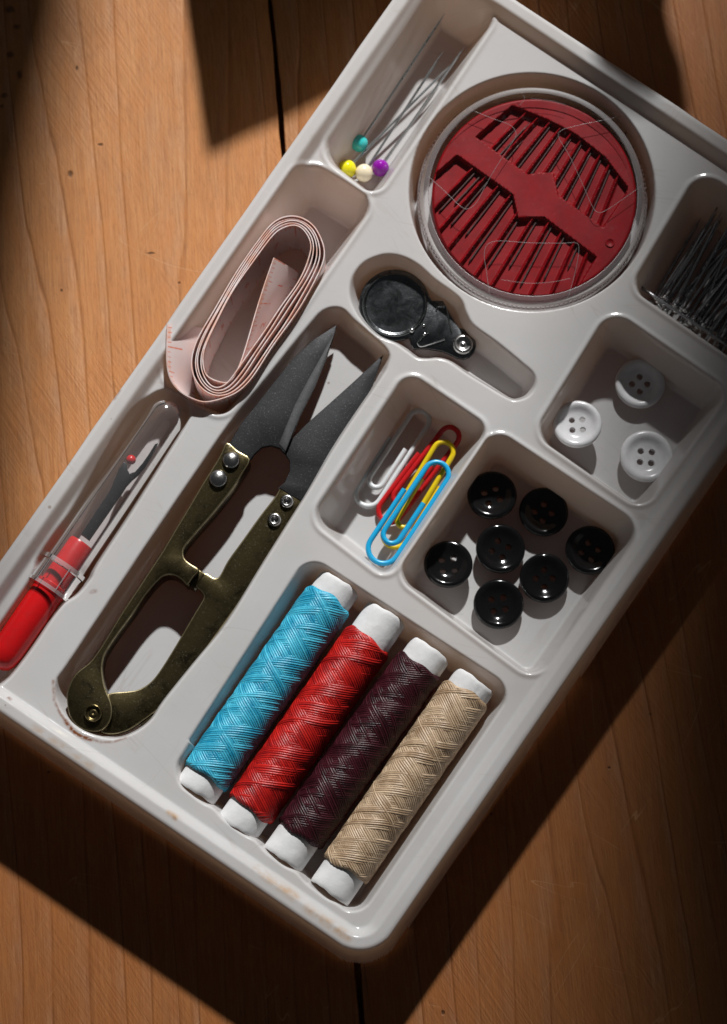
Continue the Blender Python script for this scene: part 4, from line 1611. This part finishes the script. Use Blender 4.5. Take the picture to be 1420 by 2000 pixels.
def heap_pin(px, py, z, yaw, pitch, length, label):
    global pin_shaft, pin_head
    h = P(px, py, z)
    root = thing('steel_pin', label, 'pin', h, gp)
    if pin_shaft is None:
        v_, f_ = tube([(0, 0, 0), (40, 0, 0), (160, 0, 0), (215, 0, 0), (240, 0, 0)], [3.3, 3.3, 3.3, 2.6, 0.4], 7)
        pin_shaft = bpy.data.meshes.new('pin_shaft')
        pin_shaft.from_pydata([tuple(np.array(x) * U) for x in v_], [], f_)
        pin_shaft.polygons.foreach_set('use_smooth', np.ones(len(pin_shaft.polygons), bool))
        pin_shaft.materials.append(M['dark_pin'])
        v_, f_ = lathe_along([-5, 0, 0], [4.5, 0, 0], [(0, 0.2), (0.05, 3.6), (0.22, 5.9), (0.5, 7.0), (0.78, 6.0), (0.94, 3.6), (1, 0.2)], 14)
        pin_head = bpy.data.meshes.new('pin_head')
        pin_head.from_pydata([tuple(np.array(x) * U) for x in v_], [], [tuple(int(k) for k in q) for q in f_])
        pin_head.polygons.foreach_set('use_smooth', np.ones(len(pin_head.polygons), bool))
        pin_head.materials.append(M['pin_end'])
    for nm, me in (('shaft', pin_shaft), ('head', pin_head)):
        o = bpy.data.objects.new(nm, me)
        col.objects.link(o)
        o.parent = root
    root.scale = (length / 240.0, 1, 1)
    root.rotation_euler = (0, -pitch, yaw)


ya = math.atan2(vd[1], vd[0])
along = np.array([0.824, 0.566])
place = 0
for k in range(46):
    t = (k + r.uniform(-0.5, 0.5)) / 46
    layer = k % 5
    s = 18 + 205 * t
    b = r.uniform(-16, 18)
    px = 1262 + s * 0.824 + b * 0.55
    py = 575 + s * 0.566 - b * 0.82
    z = HF + 12 + layer * 8 + 26 * math.sin(math.pi * min(max(t, 0), 1)) * 0.6
    heap_pin(px, py, z, ya + r.normal(0, 0.075), r.normal(0.06, 0.05), r.uniform(205, 232),
             'thin steel pin in the dark tangled heap of pins, head towards the white buttons')
# one pin lies across the others' heads
p0_, p1_ = P(1250, 560, HF + 62), P(1432, 684, HF + 58)
dv = p1_ - p0_
heap_pin(1250, 560, HF + 62, math.atan2(dv[1], dv[0]), 0.0, np.linalg.norm(dv), 'single steel pin lying crosswise over the heads of the heaped pins')

# ------------------------------------------------------------------ unseen blockers added beyond the frame to shade the table


def add_shade_blocker(shadow_px, dist, label, z0=0.0):
    """a leaf slab added out of view, whose shadow on the table has the given outline; dist = how far up-sun it stands"""
    pts = []
    for x, y in shadow_px:
        g = P(x, y, z0)
        pts.append(g)
    pts = np.array(pts)
    cen_ = pts.mean(0)
    # plane facing the light at the given distance
    c = cen_ + TOSUN * dist
    nrm_ = TOSUN
    out = []
    for g in pts:
        dv_ = aim + TOSUN * LD - g
        t = ((c - g) @ nrm_) / (dv_ @ nrm_)
        out.append(g + dv_ * t)
    out = np.array(out)
    n_ = len(out)
    V_ = np.concatenate([out + nrm_ * 5, out - nrm_ * 5])
    F2 = [tuple(range(n_)), tuple(range(n_, 2 * n_))[::-1]]
    for i in range(n_):
        j = (i + 1) % n_
        F2.append((i, n_ + i, n_ + j, j))
    o = mesh_obj('shade_blocker', V_, F2, M['blocker'], None, True, 30)
    tag(o, label, 'blocker', 'unseen shade blockers added beyond the frame')
    return o


add_shade_blocker([(352, -420), (362, 0), (372, 80), (384, 160), (392, 230), (404, 303), (420, 300), (470, 272), (540, 240), (600, 210), (660, 178), (730, 130), (800, 60), (880, 20), (960, 10), (960, -420)], 640,
           'pointed dark leaf added beyond the top edge of the view to shade the board')
add_shade_blocker([(985, -420), (1000, 0), (1040, 150), (1080, 290), (1105, 380), (1130, 440), (1180, 480), (1220, 488), (1265, 465), (1310, 390), (1340, 280), (1346, 200), (1335, 120), (1312, 60), (1303, 20), (1315, -420)], 950,
           'broad dark leaf added beyond the top right corner of the view to cast shade')

add_shade_blocker([(-900, -900), (200, -900), (165, 0), (120, 200), (85, 420), (60, 640), (40, 900), (22, 1150), (-60, 1500), (-400, 1600), (-900, 900)], 4600,
           'large dark leaf added beyond the left edge of the view to shade the board softly')

add_shade_blocker([(1470, 150), (1420, 300), (1310, 520), (1220, 800), (1180, 1100), (1150, 1400), (1140, 1700), (1220, 2100), (1300, 2600), (2700, 2600), (2700, 150)], 9000,
           'large dark leaf added far beyond the right edge of the view to dim the tray softly')
